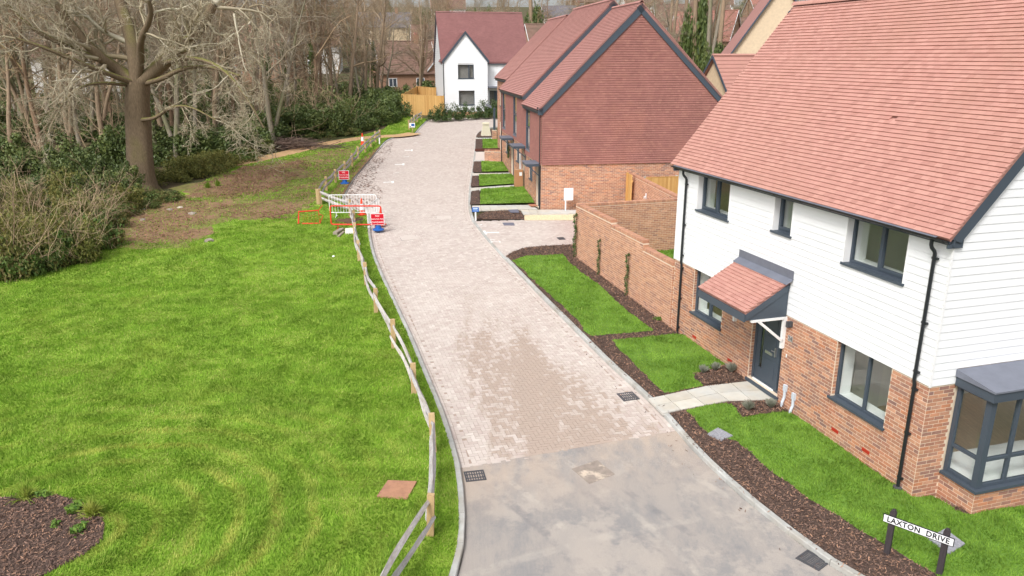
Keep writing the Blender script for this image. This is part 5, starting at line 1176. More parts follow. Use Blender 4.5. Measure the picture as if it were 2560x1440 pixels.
# ------------------------------------------------------------------ cleft-rail fence along the grass
def rail_fence(label, pts, gap_after=()):
    p0 = pts[0]; R = thing('cleft_rail_fence', label, 'fence', tuple(p0)); P = [np.array(p) - p0 for p in pts]
    for i, p in enumerate(P):
        d = P[min(i + 1, len(P) - 1)] - P[max(i - 1, 0)]; an = math.atan2(d[1], d[0]); hh = .84 + rng.uniform(-.04, .05); w = .062
        mb = MB(); mb.box(-.04, .04, -w, w, -.25, hh); o = mb.build('post', m_post, R); o.location = p; o.rotation_euler = (rng.normal(0, .02), rng.normal(0, .02), an)
    for i, (a, b) in enumerate(zip(P[:-1], P[1:])):
        if i in gap_after: continue
        for h in (.36, .66):
            n = 9; d = b - a; L = np.linalg.norm(d); e = d / L; sd = np.cross(e, [0, 0, 1]); V = []; ph = rng.uniform(0, 6.28); am = rng.uniform(.015, .05)
            for k in range(n + 1):
                t = k / n; s = a + d * t * 1.02 - d * .01; env = .35 + .65 * math.sin(math.pi * (.08 + .84 * t)) ** .6
                off = sd * (am * math.sin(ph + t * 5) + (.03 if h > .5 else -.03) * (1 if i % 2 else -1)) + np.array([0, 0, am * .8 * math.sin(ph * 2 + t * 4) - .05 * math.sin(math.pi * t)])
                hw, hh = .042 * env + .008 * rng.random(), .085 * env + .016 * rng.random()
                c = s + off + np.array([0, 0, h + rng.uniform(-.006, .006)])
                V += [c + np.array([0, 0, -hh]), c + sd * hw * 1.1, c + np.array([0, 0, hh]) + sd * rng.uniform(-.012, .012), c - sd * hw]
            F = [(k * 4 + j, k * 4 + (j + 1) % 4, k * 4 + 4 + (j + 1) % 4, k * 4 + 4 + j) for k in range(n) for j in range(4)] + [(3, 2, 1, 0), (n * 4, n * 4 + 1, n * 4 + 2, n * 4 + 3)]
            MB().add(V, F).build('rail', m_rail, R)
    return R
c4 = lambda x, y: (700 + x / 3.13, 240 + y / 3.13)
nf = [(960, 1560), (1076, 1338), (1084, 1130), (1035, 985), (984.5, 871), (940, 782), (916, 714), (898, 652), (888, 606), (886, 570), (876, 541), c4(320, 850)]
fpts = [G(*p) for p in nf]; fpts[0] = np.array([-2.1, 8.7, 0.])
rail_fence('grey cleft-rail fence with sawn posts along the paved road from the big lawn', fpts, gap_after=())
ff = [c4(298, 848), c4(365, 745), c4(436, 680), c4(508, 620), c4(566, 548), c4(612, 490), c4(668, 440), c4(712, 400), c4(748, 360), c4(782, 345)]
rail_fence('grey cleft-rail fence along the parking bays up to the dirt path', [G(*p) for p in ff])
f2 = [c4(1010, 262), c4(1030, 240), c4(1052, 220), c4(1075, 203), c4(1108, 185)]
rail_fence('short cleft-rail fence on the bank below the tall timber fence', [G(*p) for p in f2])

# ------------------------------------------------------------------ barriers, cones, signs
def frame_loop(w, z0, z1, r=.10, n=5):
    P = []
    for cx, cz, a0 in ((w / 2 - r, z1 - r, 0), (-w / 2 + r, z1 - r, 90), (-w / 2 + r, z0 + r, 180), (w / 2 - r, z0 + r, 270)):
        P += [(cx + r * math.cos(math.radians(a0 + 90 * k / n)), 0, cz + r * math.sin(math.radians(a0 + 90 * k / n))) for k in range(n + 1)]
    return P + [P[0]]
def barrier(label, loc, rz_, w, h, material, bars=16, z0=.2, legs=True, lay=None):
    t = thing('crowd_barrier', label, 'barrier', loc, rz_); MB().tube(frame_loop(w, z0, h), .019 if bars else .033, 8, cap=False).build('frame', material, t, smooth=True)
    for i in range(bars): x = -w / 2 + w * (i + 1) / (bars + 1); MB().tube([(x, 0, z0), (x, 0, h)], .008, 6).build('bar', material, t)
    for s in (-1, 1):
        x = s * (w / 2 - .3); MB().tube([(x, 0, z0 + .01), (x, 0, .06), (x, -.05, .015), (x, -.28, .012)], .016, 6).tube([(x, .0, .06), (x, .05, .015), (x, .28, .012)], .016, 6).build('foot', material, t)
    return t
pA, pB = zplane(823, 488, 1.62), zplane(942, 487, 1.62)
wl_, wr_ = G(840, 541), G(929, 551)
barrier('white crowd barrier with vertical bars at the back of the dug hole', (-7.62, 36.4, .60), 0.02, 2.26, 1.05, m_signw)
barrier('white crowd barrier standing end on between the cones at the road edge', (-6.42, 35.1, .50), math.radians(84), 2.0, 1.05, m_signw, bars=14)
barrier('red crowd barrier frame at the front of the dug hole', (-7.02, 34.0, .52), -0.02, 2.28, 1.05, m_orange, bars=0)
# broken red barrier lying over
q = G(772, 560); t = thing('fallen_barrier', 'small broken red barrier propped on the grass left of the hole', 'barrier', tuple(q), .1); t.scale = (.85, .85, .85)
MB().tube([(-.55, 0, .02), (-.55, .35, .62), (.5, .42, .66), (.6, .0, .02), (-.35, -.02, .02)], .042, 8).build('frame', m_orange, t); MB().tube([(.5, .42, .66), (.72, .6, .9)], .02, 6).tube([(.55, .2, .5), (.78, .15, .42), (.6, .02, .05), (.68, -.02, .02)], .02, 6).build('strut', m_orange, t)
mb = MB()
for i in range(5): mb.tube([(-.5 + i * .22, .02 + .02 * i / 9, .06), (-.5 + i * .21, .34, .58)], .003, 3)
for i in range(4): mb.tube([(-.54, .06 + i * .065, .08 + i * .11), (.54, .06 + i * .065, .08 + i * .11)], .003, 3)
mb.build('mesh_infill', m_orange, t)
def cone(label, loc, s=1.0):
    t = thing('traffic_cone', label, 'cone', loc, rng.uniform(0, 3), 'traffic cones')
    MB().box(-.19 * s, .19 * s, -.19 * s, .19 * s, 0, .035 * s).lathe([(.15 * s, .035 * s), (.135 * s, .06 * s), (.125 * s, .25 * s)], 20).build('base', m_cone, t, smooth=True)
    MB().lathe([(.126 * s, .25 * s), (.078 * s, .55 * s)], 20).build('sleeve', m_refl, t, smooth=True); MB().lathe([(.077 * s, .55 * s), (.035 * s, .80 * s), (.02 * s, .81 * s)], 20).build('tip', m_cone, t, smooth=True)
cone('tall orange and white cone standing inside the barriers by the hole', G(906, 537), 1.0); cone('orange and white cone behind the red notice at the road edge', G(953, 562), .95); cone('orange and white cone on the dirt path behind the far rail fence', G(907, 361), 1.05)
def notice(label, loc, rz_):
    t = thing('notice_sign', label, 'sign', loc, rz_, 'red parking notices')
    MB().lathe([(.26, 0), (.26, .05), (.15, .08), (.12, .26), (.08, .28)], 20).build('base', m_blue, t, smooth=True); MB().tube([(0, 0, .27), (0, 0, .5), (0, -.12, .56)], .025, 8).build('pole', m_blue, t)
    b = MB().box(-.30, .30, -.155, -.135, .26, .78).build('board', m_signw, t); boxobj('panel', m_red, b, -.28, .28, -.159, -.1555, .28, .76)
    for s, z, k in (('NO', .67, .12), ('PARKING FOR', .525, .088), ('DANDARA', .385, .115)):
        o = link('lettering', text_mesh(s, k, m_signw), b); o.location = (0, -.161, z); o.rotation_euler = (math.pi / 2, 0, 0); o.scale = (.92, 1, 1)
notice('red NO PARKING FOR DANDARA notice on a blue base beside the barriers', G(946, 575), .06); notice('red NO PARKING FOR DANDARA notice on a blue base against the far rail fence', G(862, 459), .04)
# street name plate
a, b = zplane(2160 + 360 / 7.2, 1240 + 305 / 7.2, .75), zplane(2160 + 1640 / 7.2, 1240 + 770 / 7.2, .75); d = b - a; L_ = float(np.hypot(d[0], d[1])); an = math.atan2(d[1], d[0])
t = thing('street_name_plate', 'white LAXTON DRIVE street name plate on two black posts in the verge', 'street sign', (a[0], a[1], 0), an)
pl_ = MB().box(0, L_, -.012, .0, .60, .75).build('plate_back', m_signb, t); boxobj('plate', m_signw, pl_, .012, L_ - .012, -.016, -.0125, .612, .738)
o = link('lettering', text_mesh('LAXTON  DRIVE', .128, m_signb, bold=.0035), pl_); o.location = (L_ / 2, -.0175, .672); o.rotation_euler = (math.pi / 2, 0, 0); o.scale = (.92, 1.05, 1)
mp_ = mat('black_post', [lin(62, 56, 58)], .8, noise=.25, nscale=10, stretch=((6, 6, .6), 0))
for x in (.13, L_ - .13):
    MB().prism([(x - .045, -.3), (x + .045, -.3), (x + .045, .80), (x + .02, .845), (x - .02, .845), (x - .045, .80)], 'y', .002, .085).build('post', mp_, t)
# small signs and the white board on a pole
q = G(1189, 547); t = thing('plot_sign', 'small blue sign on a white post at the corner of the terrace mulch bed', 'sign', tuple(q), .1)
MB().box(-.035, .035, -.02, .02, -.1, .5).build('post', m_signw, t); s = MB().box(-.16, .16, -.04, -.021, .34, .56).build('board', m_blue, t); MB().box(-.12, .10, -.044, -.0405, .46, .53).box(-.12, .12, -.044, -.0405, .38, .40).build('print', mat('pale_blue_print', [lin(178, 200, 226)], .5), s)
q = G(1031, 331); t = thing('plot_sign', 'small white and blue sign on a stake beside the dirt path end', 'sign', tuple(q), 0.)
MB().box(-.03, .03, -.02, .02, -.1, .5).build('post', m_post, t); s = MB().box(-.24, .24, -.04, -.021, .42, .78).build('board', m_signw, t); MB().box(-.07, .2, -.044, -.0405, .52, .72).build('print', m_blue, s); MB().box(-.2, -.12, -.044, -.0405, .46, .54).build('print', m_signb, s)
q = G(1413, 523); t = thing('agents_board', 'blank white board on a white pole in front of the terrace gable', 'sign board', (q[0], q[1] - .15, q[2]), B_ANG)
MB().box(-.03, .03, -.03, .03, -.2, 1.05).build('pole', m_signw, t); MB().box(-.1, .37, -.055, -.031, .48, 1.10).build('board', m_signw, t)
q = G(1215, 339); t = thing('ornamental_pedestal', 'cream tapering slatted pedestal in the curved bed by the road', 'pedestal', tuple(q), .15)
for k in range(8):
    z = k * .115; w = .40 - k * .022; MB().prism([(-w, z), (w, z), (w - .02, z + .105), (-w + .02, z + .105)], 'y', -w * .8, w * .8).build('slat', m_cream, t)
MB().box(-.30, .30, -.26, .26, .925, 1.0).box(-.26, .26, -.22, .22, 1.002, 1.06).build('cap', m_cream, t)
for px in ((908, 372), (858, 563)): pass
q = G(949, 361); o = MB().box(-.04, .04, -.04, .04, 0, .5).build('marker_post', m_signw); o.location = q; tag(o, 'short white marker stake at the end of the far rail fence', 'post')
# ------------------------------------------------------------------ vegetation
rng = np.random.default_rng(21)
def tubes_np(branches):
    VV = []; QQ = []; RR = []; base = 0
    for pts, rad, n in branches:
        P = np.asarray(pts, float); k = len(P); T = np.gradient(P, axis=0); T /= np.linalg.norm(T, axis=1)[:, None] + 1e-9
        ref = np.array([0.31, 0.17, 0.93]) if abs(T[0, 2]) < .85 else np.array([1., .2, 0])
        X = np.cross(T, ref); X /= np.linalg.norm(X, axis=1)[:, None] + 1e-9; Y = np.cross(T, X)
        a = np.arange(n) * 2 * math.pi / n; R = np.asarray(rad)[:, None, None]
        V = P[:, None, :] + (X[:, None, :] * np.cos(a)[None, :, None] + Y[:, None, :] * np.sin(a)[None, :, None]) * R
        VV.append(V.reshape(-1, 3)); i = np.arange(k - 1)[:, None] * n; j = np.arange(n)[None, :]
        QQ.append((np.stack([i + j, i + (j + 1) % n, i + n + (j + 1) % n, i + n + j], -1) + base).reshape(-1, 4)); RR.append(np.full(k * n, rng.random())); base += k * n
    return np.vstack(VV), np.vstack(QQ), np.concatenate(RR)
def unit(v): return v / (np.linalg.norm(v) + 1e-9)
def grow(out, p, d, L, r, lev, P):
    """one branch and its children; P[lev] = dict(seg, kids, ang, len, wob, up, sides)"""
    q = P[lev]; n = q['seg']; pts = [p]; rad = [r]; dd = unit(d); r1 = r * q.get('taper', .35)
    for i in range(n):
        dd = unit(dd + rng.normal(0, q['wob'], 3) + np.array([0, 0, q['up']])); pts.append(pts[-1] + dd * L / n); rad.append(r + (r1 - r) * (i + 1) / n)
    out.append((lev, pts, rad, q['sides']))
    if lev + 1 >= len(P): return
    k = q['kids']; k = int(k * rng.uniform(.75, 1.25) + .5)
    for c in range(k):
        t = q.get('start', .25) + (1 - q.get('start', .25)) * (c + rng.random()) / k; f = min(t, .999) * n; i = int(f); u = f - i
        pos = np.array(pts[i]) * (1 - u) + np.array(pts[i + 1]) * u; dr = unit(np.array(pts[i + 1]) - pts[i]); a = rng.normal(0, 1, 3); sd = unit(np.cross(dr, a)); an = q['ang'] * rng.uniform(.6, 1.35)
        rr = (rad[i] * (1 - u) + rad[i + 1] * u) * q.get('rr', .55)
        grow(out, pos, dr * math.cos(an) + sd * math.sin(an), L * q['len'] * rng.uniform(.6, 1.25) * (1.15 - .45 * t), max(rr, q.get('rmin', .006)), lev + 1, P)
def tree_meshes(name, out, split, mt, mc):
    a = [(p, r, n) for l, p, r, n in out if l <= split]; b = [(p, r, n) for l, p, r, n in out if l > split]
    r = []
    for nm, br, m in (('trunk', a, mt), ('crown', b, mc)):
        V, Q, R = tubes_np(br); r.append(npmesh(nm, V, [Q], m, rnd=R, smooth=True))
    return r
def leaf_cloud(n, centers, rads, size, flat=0.3, ratio=.55):
    ci = rng.integers(0, len(centers), n); C = np.asarray(centers)[ci]; Rr = np.asarray(rads)[ci]
    v = rng.normal(0, 1, (n, 3)); v /= np.linalg.norm(v, axis=1)[:, None]; rr = rng.random(n) ** .45
    P = C + v * Rr * rr[:, None]
    a = rng.normal(0, 1, (n, 3)) + v * .3; a[:, 2] -= .2; a /= np.linalg.norm(a, axis=1)[:, None]; b = np.cross(a, v + rng.normal(0, .5, (n, 3))); b /= np.linalg.norm(b, axis=1)[:, None] + 1e-9
    s = size * rng.uniform(.6, 1.3, n)[:, None]; V = np.stack([P - a * s, P + b * s * ratio, P + a * s, P - b * s * ratio], 1)
    clump = rng.random(len(centers))[ci]
    return V.reshape(-1, 3), np.arange(4 * n).reshape(n, 4), np.repeat((clump * .6 + rng.random(n) * .45) % 1, 4)
def bush_mesh(name, w, d, h, n, size, material, clumps=26, low=.1):
    c = []; r = []
    for _ in range(clumps):
        th = rng.uniform(0, 6.28); ph = math.acos(rng.uniform(-.1, 1)); k = rng.uniform(.45, .95); c.append((math.cos(th) * math.sin(ph) * w * k, math.sin(th) * math.sin(ph) * d * k, low + max(.05, math.cos(ph)) * h * k * .9)); s = rng.uniform(.2, .42); r.append((w * s, d * s, h * s * .8))
    V, Q, R = leaf_cloud(n, c, r, size); V[:, 2] = np.maximum(V[:, 2], .0)
    return npmesh(name, V, [Q], material, rnd=R)
_LP = np.array([p[:2] for p in lawn_poly]); _TP = np.vstack([offset(pl, 1.5), offset(pl, -1.5)[::-1]])
def on_lawn(x, y): X, Y = np.array([x]), np.array([y]); return bool(inside(_LP, X, Y)[0] or inside(_TP, X, Y)[0] or (x > -11.5 and 40 < y < 90))
def place(name, parts, loc, rz_, sc, label, cat, group):
    t = thing(name, label, cat, loc, rz_, group); t.scale = sc if isinstance(sc, tuple) else (sc, sc, sc)
    for nm, me in parts: link(nm, me, t)
    return t
# --- the great oak: main limbs follow the photograph
OY = 43.4; ob = G(360, 476); oak = []
def limb(path, r0, r1, P, sides=8, kids=10, klen=.5, kstart=.3, kang=.9):
    pts = smoothline3([np.array(p) for p in path]); n = len(pts); rad = np.linspace(r0, r1, n); oak.append((1, pts, rad, sides)); L = sum(np.linalg.norm(pts[i + 1] - pts[i]) for i in range(n - 1))
    for c in range(kids):
        f = (kstart + (1 - kstart) * (c + rng.random()) / kids) * (n - 1.01); i = int(f); u = f - i; pos = pts[i] * (1 - u) + pts[i + 1] * u; dr = unit(pts[i + 1] - pts[i]); sd = unit(np.cross(dr, rng.normal(0, 1, 3))); an = kang * rng.uniform(.6, 1.3)
        grow(oak, pos, dr * math.cos(an) + sd * math.sin(an) + np.array([0, -.1, .1]), L * klen * rng.uniform(.6, 1.2), (rad[i]) * .42, 0, P)
    grow(oak, pts[-1], pts[-1] - pts[-2], L * .5, r1 * .9, 0, P)
def smoothline3(P, it=2):
    P = np.array(P)
    for _ in range(it):
        Q = [P[0]]
        for a, b in zip(P[:-1], P[1:]): Q += [a * .75 + b * .25, a * .25 + b * .75]
        Q.append(P[-1]); P = np.array(Q)
    return P
OP = [dict(seg=6, kids=7, ang=.85, len=.55, wob=.22, up=-.01, sides=5, rr=.6, start=.2), dict(seg=5, kids=6, ang=.8, len=.55, wob=.25, up=-.03, sides=4, rr=.6, start=.2, rmin=.012), dict(seg=4, kids=4, ang=.7, len=.6, wob=.25, up=-.03, sides=3, rr=.6, rmin=.009), dict(seg=3, kids=0, ang=.7, len=.5, wob=.25, up=-.06, sides=3, taper=.3)]
tr = [ob + [0, 0, -.3], ob + [-.02, 0, .35], ob + [-.05, 0, 1.2], at(346, 330, OY), at(343, 255, OY), at(345, 205, OY)]
trp = smoothline3(tr, 1); k = len(trp); KT = k; oak.append((0, trp, np.r_[1.2, .92, .76, .70, np.linspace(.68, .58, k - 4)], 40))
fk = at(345, 212, OY)
limb([fk, at(300, 178, OY), at(245, 140, OY - 1), at(195, 85, OY - 1.5), at(140, 10, OY - 2)], .40, .16, OP, kids=9)
limb([fk, at(400, 165, OY), at(450, 120, OY - .5), at(500, 80, OY - 1), at(535, 10, OY - 1)], .44, .20, OP, kids=9)
limb([fk, at(338, 150, OY), at(325, 80, OY + .5), at(300, 10, OY + 1), at(290, -60, OY + 1)], .46, .25, OP, kids=6, kstart=.2)
limb([fk, at(352, 140, OY - .6), at(350, 100, OY - 1.5), at(380, 40, OY - 2.5), at(372, 0, OY - 3)], .24, .09, OP, kids=7)
limb([fk, at(290, 192, OY - 1), at(220, 165, OY - 2.2), at(120, 122, OY - 3.4), at(40, 96, OY - 4)], .17, .05, OP, kids=9)
limb([fk, at(400, 200, OY - .5), at(455, 170, OY - 1.5), at(520, 165, OY - 2.5), at(600, 190, OY - 3.5)], .16, .05, OP, kids=7, klen=.35, kstart=.4)
limb([at(380, 170, OY), at(470, 90, OY - 2), at(560, 20, OY - 3), at(640, 60, OY - 4), at(720, 160, OY - 5), at(760, 240, OY - 5.2)], .2, .03, OP, kids=8, klen=.26, kstart=.45)
limb([at(450, 120, OY), at(540, 40, OY + 1.5), at(640, 10, OY + 2), at(730, 50, OY + 1), at(780, 150, OY + .5)], .18, .03, OP, kids=9, klen=.25, kstart=.4)
limb([at(400, 160, OY), at(480, 140, OY - 3), at(560, 170, OY - 4.5), at(620, 250, OY - 5), at(660, 320, OY - 5.2)], .14, .03, OP, kids=7, klen=.26, kstart=.5)
limb([at(350, 300, OY - .3), at(390, 296, OY - 1.2), at(420, 270, OY - 2), at(470, 262, OY - 2.5), at(540, 300, OY - 3)], .12, .03, OP, kids=6, klen=.3)
limb([at(330, 215, OY), at(250, 205, OY - 2), at(190, 220, OY - 3), at(150, 270, OY - 3.6)], .10, .03, OP, kids=7, klen=.35)
limb([at(250, 150, OY - 1), at(150, 110, OY - 2), at(60, 60, OY - 3), at(0, -10, OY - 3)], .16, .06, OP, kids=8, klen=.4)
oak = oak[:1] + [b for b in oak[1:] if max(float(p[0]) for p in b[1]) < -12.0 and min(float(p[2]) for p in b[1]) > 1.6]
loc_oak = [(0 if i == 0 else (1 if l == 1 and n >= 8 else 2 + l), [np.asarray(p) - ob for p in pts], r, n) for i, (l, pts, r, n) in enumerate(oak)]
tv = loc_oak[0]
mo = tree_meshes('oak', loc_oak, 1, m_bark, m_twig); 
co = np.empty(len(mo[0].vertices) * 3, np.float32); mo[0].vertices.foreach_get('co', co); co = co.reshape(-1, 3); k = KT   # furrowed bark on the trunk
ax = np.array(trp) - ob
for r_ in range(k):
    s_ = slice(r_ * 40, r_ * 40 + 40); ang_ = np.arange(40); fl = 1 + .035 * np.where(ang_ % 2, 1, -1) + .05 * np.sin(ang_ * 2 * math.pi / 40 * 5 + 1) * (1.6 if r_ < 2 else .5) + rng.normal(0, .012, 40); co[s_] = ax[r_] + (co[s_] - ax[r_]) * fl[:, None]
mo[0].vertices.foreach_set('co', co.ravel()); mo[0].update(); print('oak quads', [len(m.polygons) for m in mo])
place('oak_tree', [('trunk', mo[0]), ('crown', mo[1])], tuple(ob), 0, 1.0, 'great bare oak with thick mossy limbs at the edge of the lawn', 'tree', None)
# --- woodland trees
WPs = []
for v in range(5):
    out = []; P = [dict(seg=9, kids=13, ang=.95, len=.33, wob=.055, up=.05, sides=7, start=.28, rr=.5, taper=.25), dict(seg=5, kids=7, ang=.8, len=.52, wob=.22, up=.015, sides=4, rr=.55, rmin=.016, start=.15), dict(seg=4, kids=6, ang=.75, len=.55, wob=.25, up=-.02, sides=3, rr=.6, rmin=.010, start=.15), dict(seg=3, kids=0, ang=.6, len=.5, wob=.25, up=-.02, sides=3, rmin=.009, taper=.4)]
    grow(out, np.array([0, 0, -.4]), np.array([rng.normal(0, .05), rng.normal(0, .05), 1]), rng.uniform(13, 16), .20, 0, P)
    if v % 2: grow(out, np.array([.15, .05, 1.2 + v * .4]), np.array([.28, .1, 1]), 10, .15, 0, P)
    WPs.append(tree_meshes('wood_tree', out, 0, (m_bark2, m_bark2b, m_bark2c)[v % 3], (m_twig2, m_twig2b, m_twig2c)[v % 3]))
print('wood tree quads', [len(m[1].polygons) for m in WPs])
WG = 'bare woodland trees'
WL = 'slender bare woodland tree among the trunks left of the oak'
WR_ = 'slender bare woodland tree in the belt right of the oak'
spots = []
for px, py in ((25, 372), (75, 352), (110, 388), (190, 415), (232, 352), (150, 330), (52, 330), (288, 338), (262, 372)): spots.append((G(px, py), 0))
for px, py in ((392, 378), (412, 358), (440, 402), (432, 345), (470, 352), (492, 366), (520, 342), (548, 330), (588, 322), (610, 340), (665, 300), (640, 318), (720, 300), (770, 290), (830, 275), (905, 270), (940, 258)): spots.append((G(px, py), 1))
for i in range(62):
    Y = rng.uniform(56, 125); X = -rng.uniform(.11, .74) * Y
    if X > -15 and Y < 96: X -= 7
    if on_lawn(X, Y): continue
    spots.append((np.array([X, Y, gz(Y)]), 0 if X / Y < -.52 else 1))
V, Q, R = leaf_cloud(1500, [(.05 * math.sin(k), .05 * math.cos(k), .3 + k * .42) for k in range(15)], [(.42 - .012 * k, .42 - .012 * k, .4) for k in range(15)], .07); IVY = npmesh('ivy', V, [Q], m_ever, rnd=R)
for i, (p, s) in enumerate(spots):
    m = WPs[i % 5]; tt = place('woodland_tree', [('trunk', m[0]), ('crown', m[1])], tuple(p), rng.uniform(0, 6.28), (rng.uniform(.8, 1.15),) * 2 + (rng.uniform(.8, 1.2),), (('twin-stemmed bare woodland tree ' if i % 5 % 2 else 'single-stemmed bare woodland tree ') + ('among the trunks left of the oak' if s == 0 else 'in the belt right of the oak')), 'tree', ('twin-stemmed ' if i % 5 % 2 else 'single-stemmed ') + WG + (' left of the oak' if s == 0 else ' right of the oak'))
    if i % 4 == 1: link('ivy', IVY, tt)
# --- bare shrubs and evergreens along the wood edge
SH = []
for v in range(3):
    out = []
    for s in range(9):
        P = [dict(seg=6, kids=4, ang=.75, len=.5, wob=.2, up=.03, sides=4, start=.15, rr=.6, taper=.3, rmin=.009), dict(seg=4, kids=4, ang=.7, len=.55, wob=.22, up=.0, sides=3, rr=.6, rmin=.007), dict(seg=3, kids=0, ang=.6, len=.5, wob=.25, up=-.02, sides=3, rmin=.006)]
        grow(out, np.array([rng.normal(0, .6), rng.normal(0, .5), -.1]), np.array([rng.normal(0, .5), rng.normal(0, .5), 1]), rng.uniform(2.4, 4.2), rng.uniform(.014, .03), 0, P)
    V, Q, R = tubes_np([(p, r, n) for l, p, r, n in out]); SH.append(npmesh('stems', V, [Q], m_twig3, rnd=R))
EB = [bush_mesh('foliage', 1.5, 1.5, 2.2, 5200, .085, m_ever) for _ in range(3)]
OB = [bush_mesh('foliage', 1.4, 1.3, 1.5, 3600, .06, m_olive, clumps=34) for _ in range(3)]
BB = [bush_mesh('foliage', 1.5, 1.2, .9, 3000, .06, m_bramble, clumps=30) for _ in range(3)]
LB = [bush_mesh('foliage', .75, .65, 1.5, 2200, .055, m_laurel, clumps=26) for _ in range(3)]
def core(me, w, h):                                      # a few stems so that bushes are not hollow
    pass
bl = 'leafless twiggy shrub in the thicket at the lawn corner'
for i, (px, py) in enumerate(((20, 690), (70, 684), (135, 668), (190, 655), (235, 628), (60, 640), (130, 620), (10, 610), (190, 590), (90, 560), (250, 575), (160, 540), (40, 540), (280, 545), (-60, 660), (-120, 640), (-60, 580), (-180, 690))):
    p = G(px, py)
    if i % 5 != 1: place('bare_shrub', [('stems', SH[i % 3])], tuple(p), rng.uniform(0, 6), rng.uniform(.55, .9), bl, 'shrub', 'bare shrubs in the corner thicket')
    place('olive_bush', [('foliage', OB[i % 3])], tuple(G(px + rng.uniform(-30, 30), py - rng.uniform(-4, 16))), rng.uniform(0, 6), (rng.uniform(.7, 1.1),) * 2 + (rng.uniform(.9, 1.6),), 'loose olive-green bush among the bare shrubs at the lawn corner', 'bush', 'olive bushes in the corner thicket')
    place('bramble', [('foliage', BB[i % 3])], tuple(G(px + rng.uniform(-20, 20), py - rng.uniform(-2, 10))), rng.uniform(0, 6), (rng.uniform(.6, 1.0),) * 2 + (rng.uniform(1.0, 1.9),), 'green bramble mound among the bare shrubs at the lawn corner', 'bramble', 'brambles in the corner thicket')
for i, (px, py) in enumerate(((20, 480), (70, 470), (130, 465), (200, 470), (250, 470), (300, 478), (330, 500), (280, 510), (230, 520), (150, 500), (90, 510), (40, 430), (110, 420), (180, 430))):
    place('holly_bush', [('foliage', EB[i % 3])], tuple(G(px, py)), rng.uniform(0, 6), (rng.uniform(.7, 1.1), rng.uniform(.7, 1.1), rng.uniform(.6, 1.1)), 'dark green bush between the lawn corner and the oak', 'bush', 'dark bushes left of the oak')
for i, (px, py) in enumerate(((410, 458), (450, 446), (490, 440), (535, 426), (560, 415), (470, 430), (520, 410))):
    place('olive_bush', [('foliage', OB[i % 3])], tuple(G(px, py)), rng.uniform(0, 6), (rng.uniform(.8, 1.1),) * 2 + (rng.uniform(.7, 1.0),), 'rounded olive-green bush just right of the oak trunk', 'bush', 'olive bushes right of the oak')
for i, (px, py) in enumerate(((600, 392), (625, 380), (660, 350), (700, 345), (740, 338), (780, 330), (815, 338), (850, 336), (885, 325), (925, 316), (960, 305), (985, 292), (830, 310), (880, 300), (930, 290), (770, 310), (960, 280), (1000, 275))):
    place('holly_bush', [('foliage', EB[i % 3])], tuple(G(px, py)), rng.uniform(0, 6), (rng.uniform(.9, 1.5), rng.uniform(.9, 1.5), rng.uniform(.8, 1.6)), 'dark evergreen bush in the hedge behind the dirt path', 'bush', 'evergreen hedge behind the dirt path')
for i, (px, py) in enumerate(((800, 345), (870, 338), (920, 325), (950, 312), (975, 300), (610, 398), (1000, 282))):
    place('bramble', [('foliage', BB[i % 3])], tuple(G(px, py)), rng.uniform(0, 6), (rng.uniform(.7, 1.1),) * 2 + (rng.uniform(.5, .9),), 'low green bramble on the bank above the dirt path', 'bramble', 'brambles above the dirt path')
for i, (px, py) in enumerate(((340, 505), (385, 498), (300, 540), (270, 560), (250, 600), (215, 615), (420, 500), (365, 520))):
    place('bramble', [('foliage', BB[i % 3])], tuple(G(px, py)), rng.uniform(0, 6), (rng.uniform(.5, .9),) * 2 + (rng.uniform(.4, .7),), 'low bramble at the foot of the oak', 'bramble', 'brambles at the foot of the oak')
for i in range(80):
    Y = rng.uniform(47, 105); X = -rng.uniform(.17, .72) * Y
    if X > -14 and Y < 95: X -= 7
    if on_lawn(X, Y) or on_lawn(X + 1, Y - 1.5): continue
    place('holly_bush', [('foliage', EB[i % 3])], (X, Y, gz(Y)), rng.uniform(0, 6), (rng.uniform(.9, 1.5), rng.uniform(.9, 1.5), rng.uniform(.7, 1.5)), 'dark evergreen understorey bush deep in the wood', 'bush', 'evergreen understorey in the wood')
for i in range(44):
    Y = rng.uniform(46, 95); X = -rng.uniform(.22, .72) * Y
    if on_lawn(X, Y) or on_lawn(X + 1, Y - 2): continue
    place('bare_shrub', [('stems', SH[i % 3])], (X, Y, gz(Y)), rng.uniform(0, 6), rng.uniform(.9, 1.5), 'leafless shrub under the woodland trees', 'shrub', 'bare shrubs in the wood')
# --- heap of cut branches
q = G(705, 372); out = []
for i in range(420):
    a = rng.uniform(-.5, .5) + (math.pi if rng.random() < .5 else 0); x, y = rng.normal(0, 2.0), rng.normal(0, .7); z = rng.uniform(0, .75) * math.exp(-(x / 3.2) ** 2); L = rng.uniform(.6, 1.9); d = np.array([math.cos(a), math.sin(a) * .6, rng.normal(0, .16)])
    p = np.array([x, y, z]); m1 = p + d * L / 2 + rng.normal(0, .06, 3); out.append(([p - d * L / 2, p, m1], [.022, .018, .008], 3))
V, Q, R = tubes_np(out); V[:, 2] = np.maximum(V[:, 2], -.02); hp = link('brush_pile', npmesh('brush_pile', V, [Q], mat('dead_stick', [lin(92, 76, 68), lin(112, 94, 84), lin(76, 62, 58), lin(128, 108, 94)], .9), rnd=R)); hp.location = q; hp.rotation_euler = (0, 0, .25); tag(hp, 'long heap of cut dead branches behind the dirt path', 'brush pile')
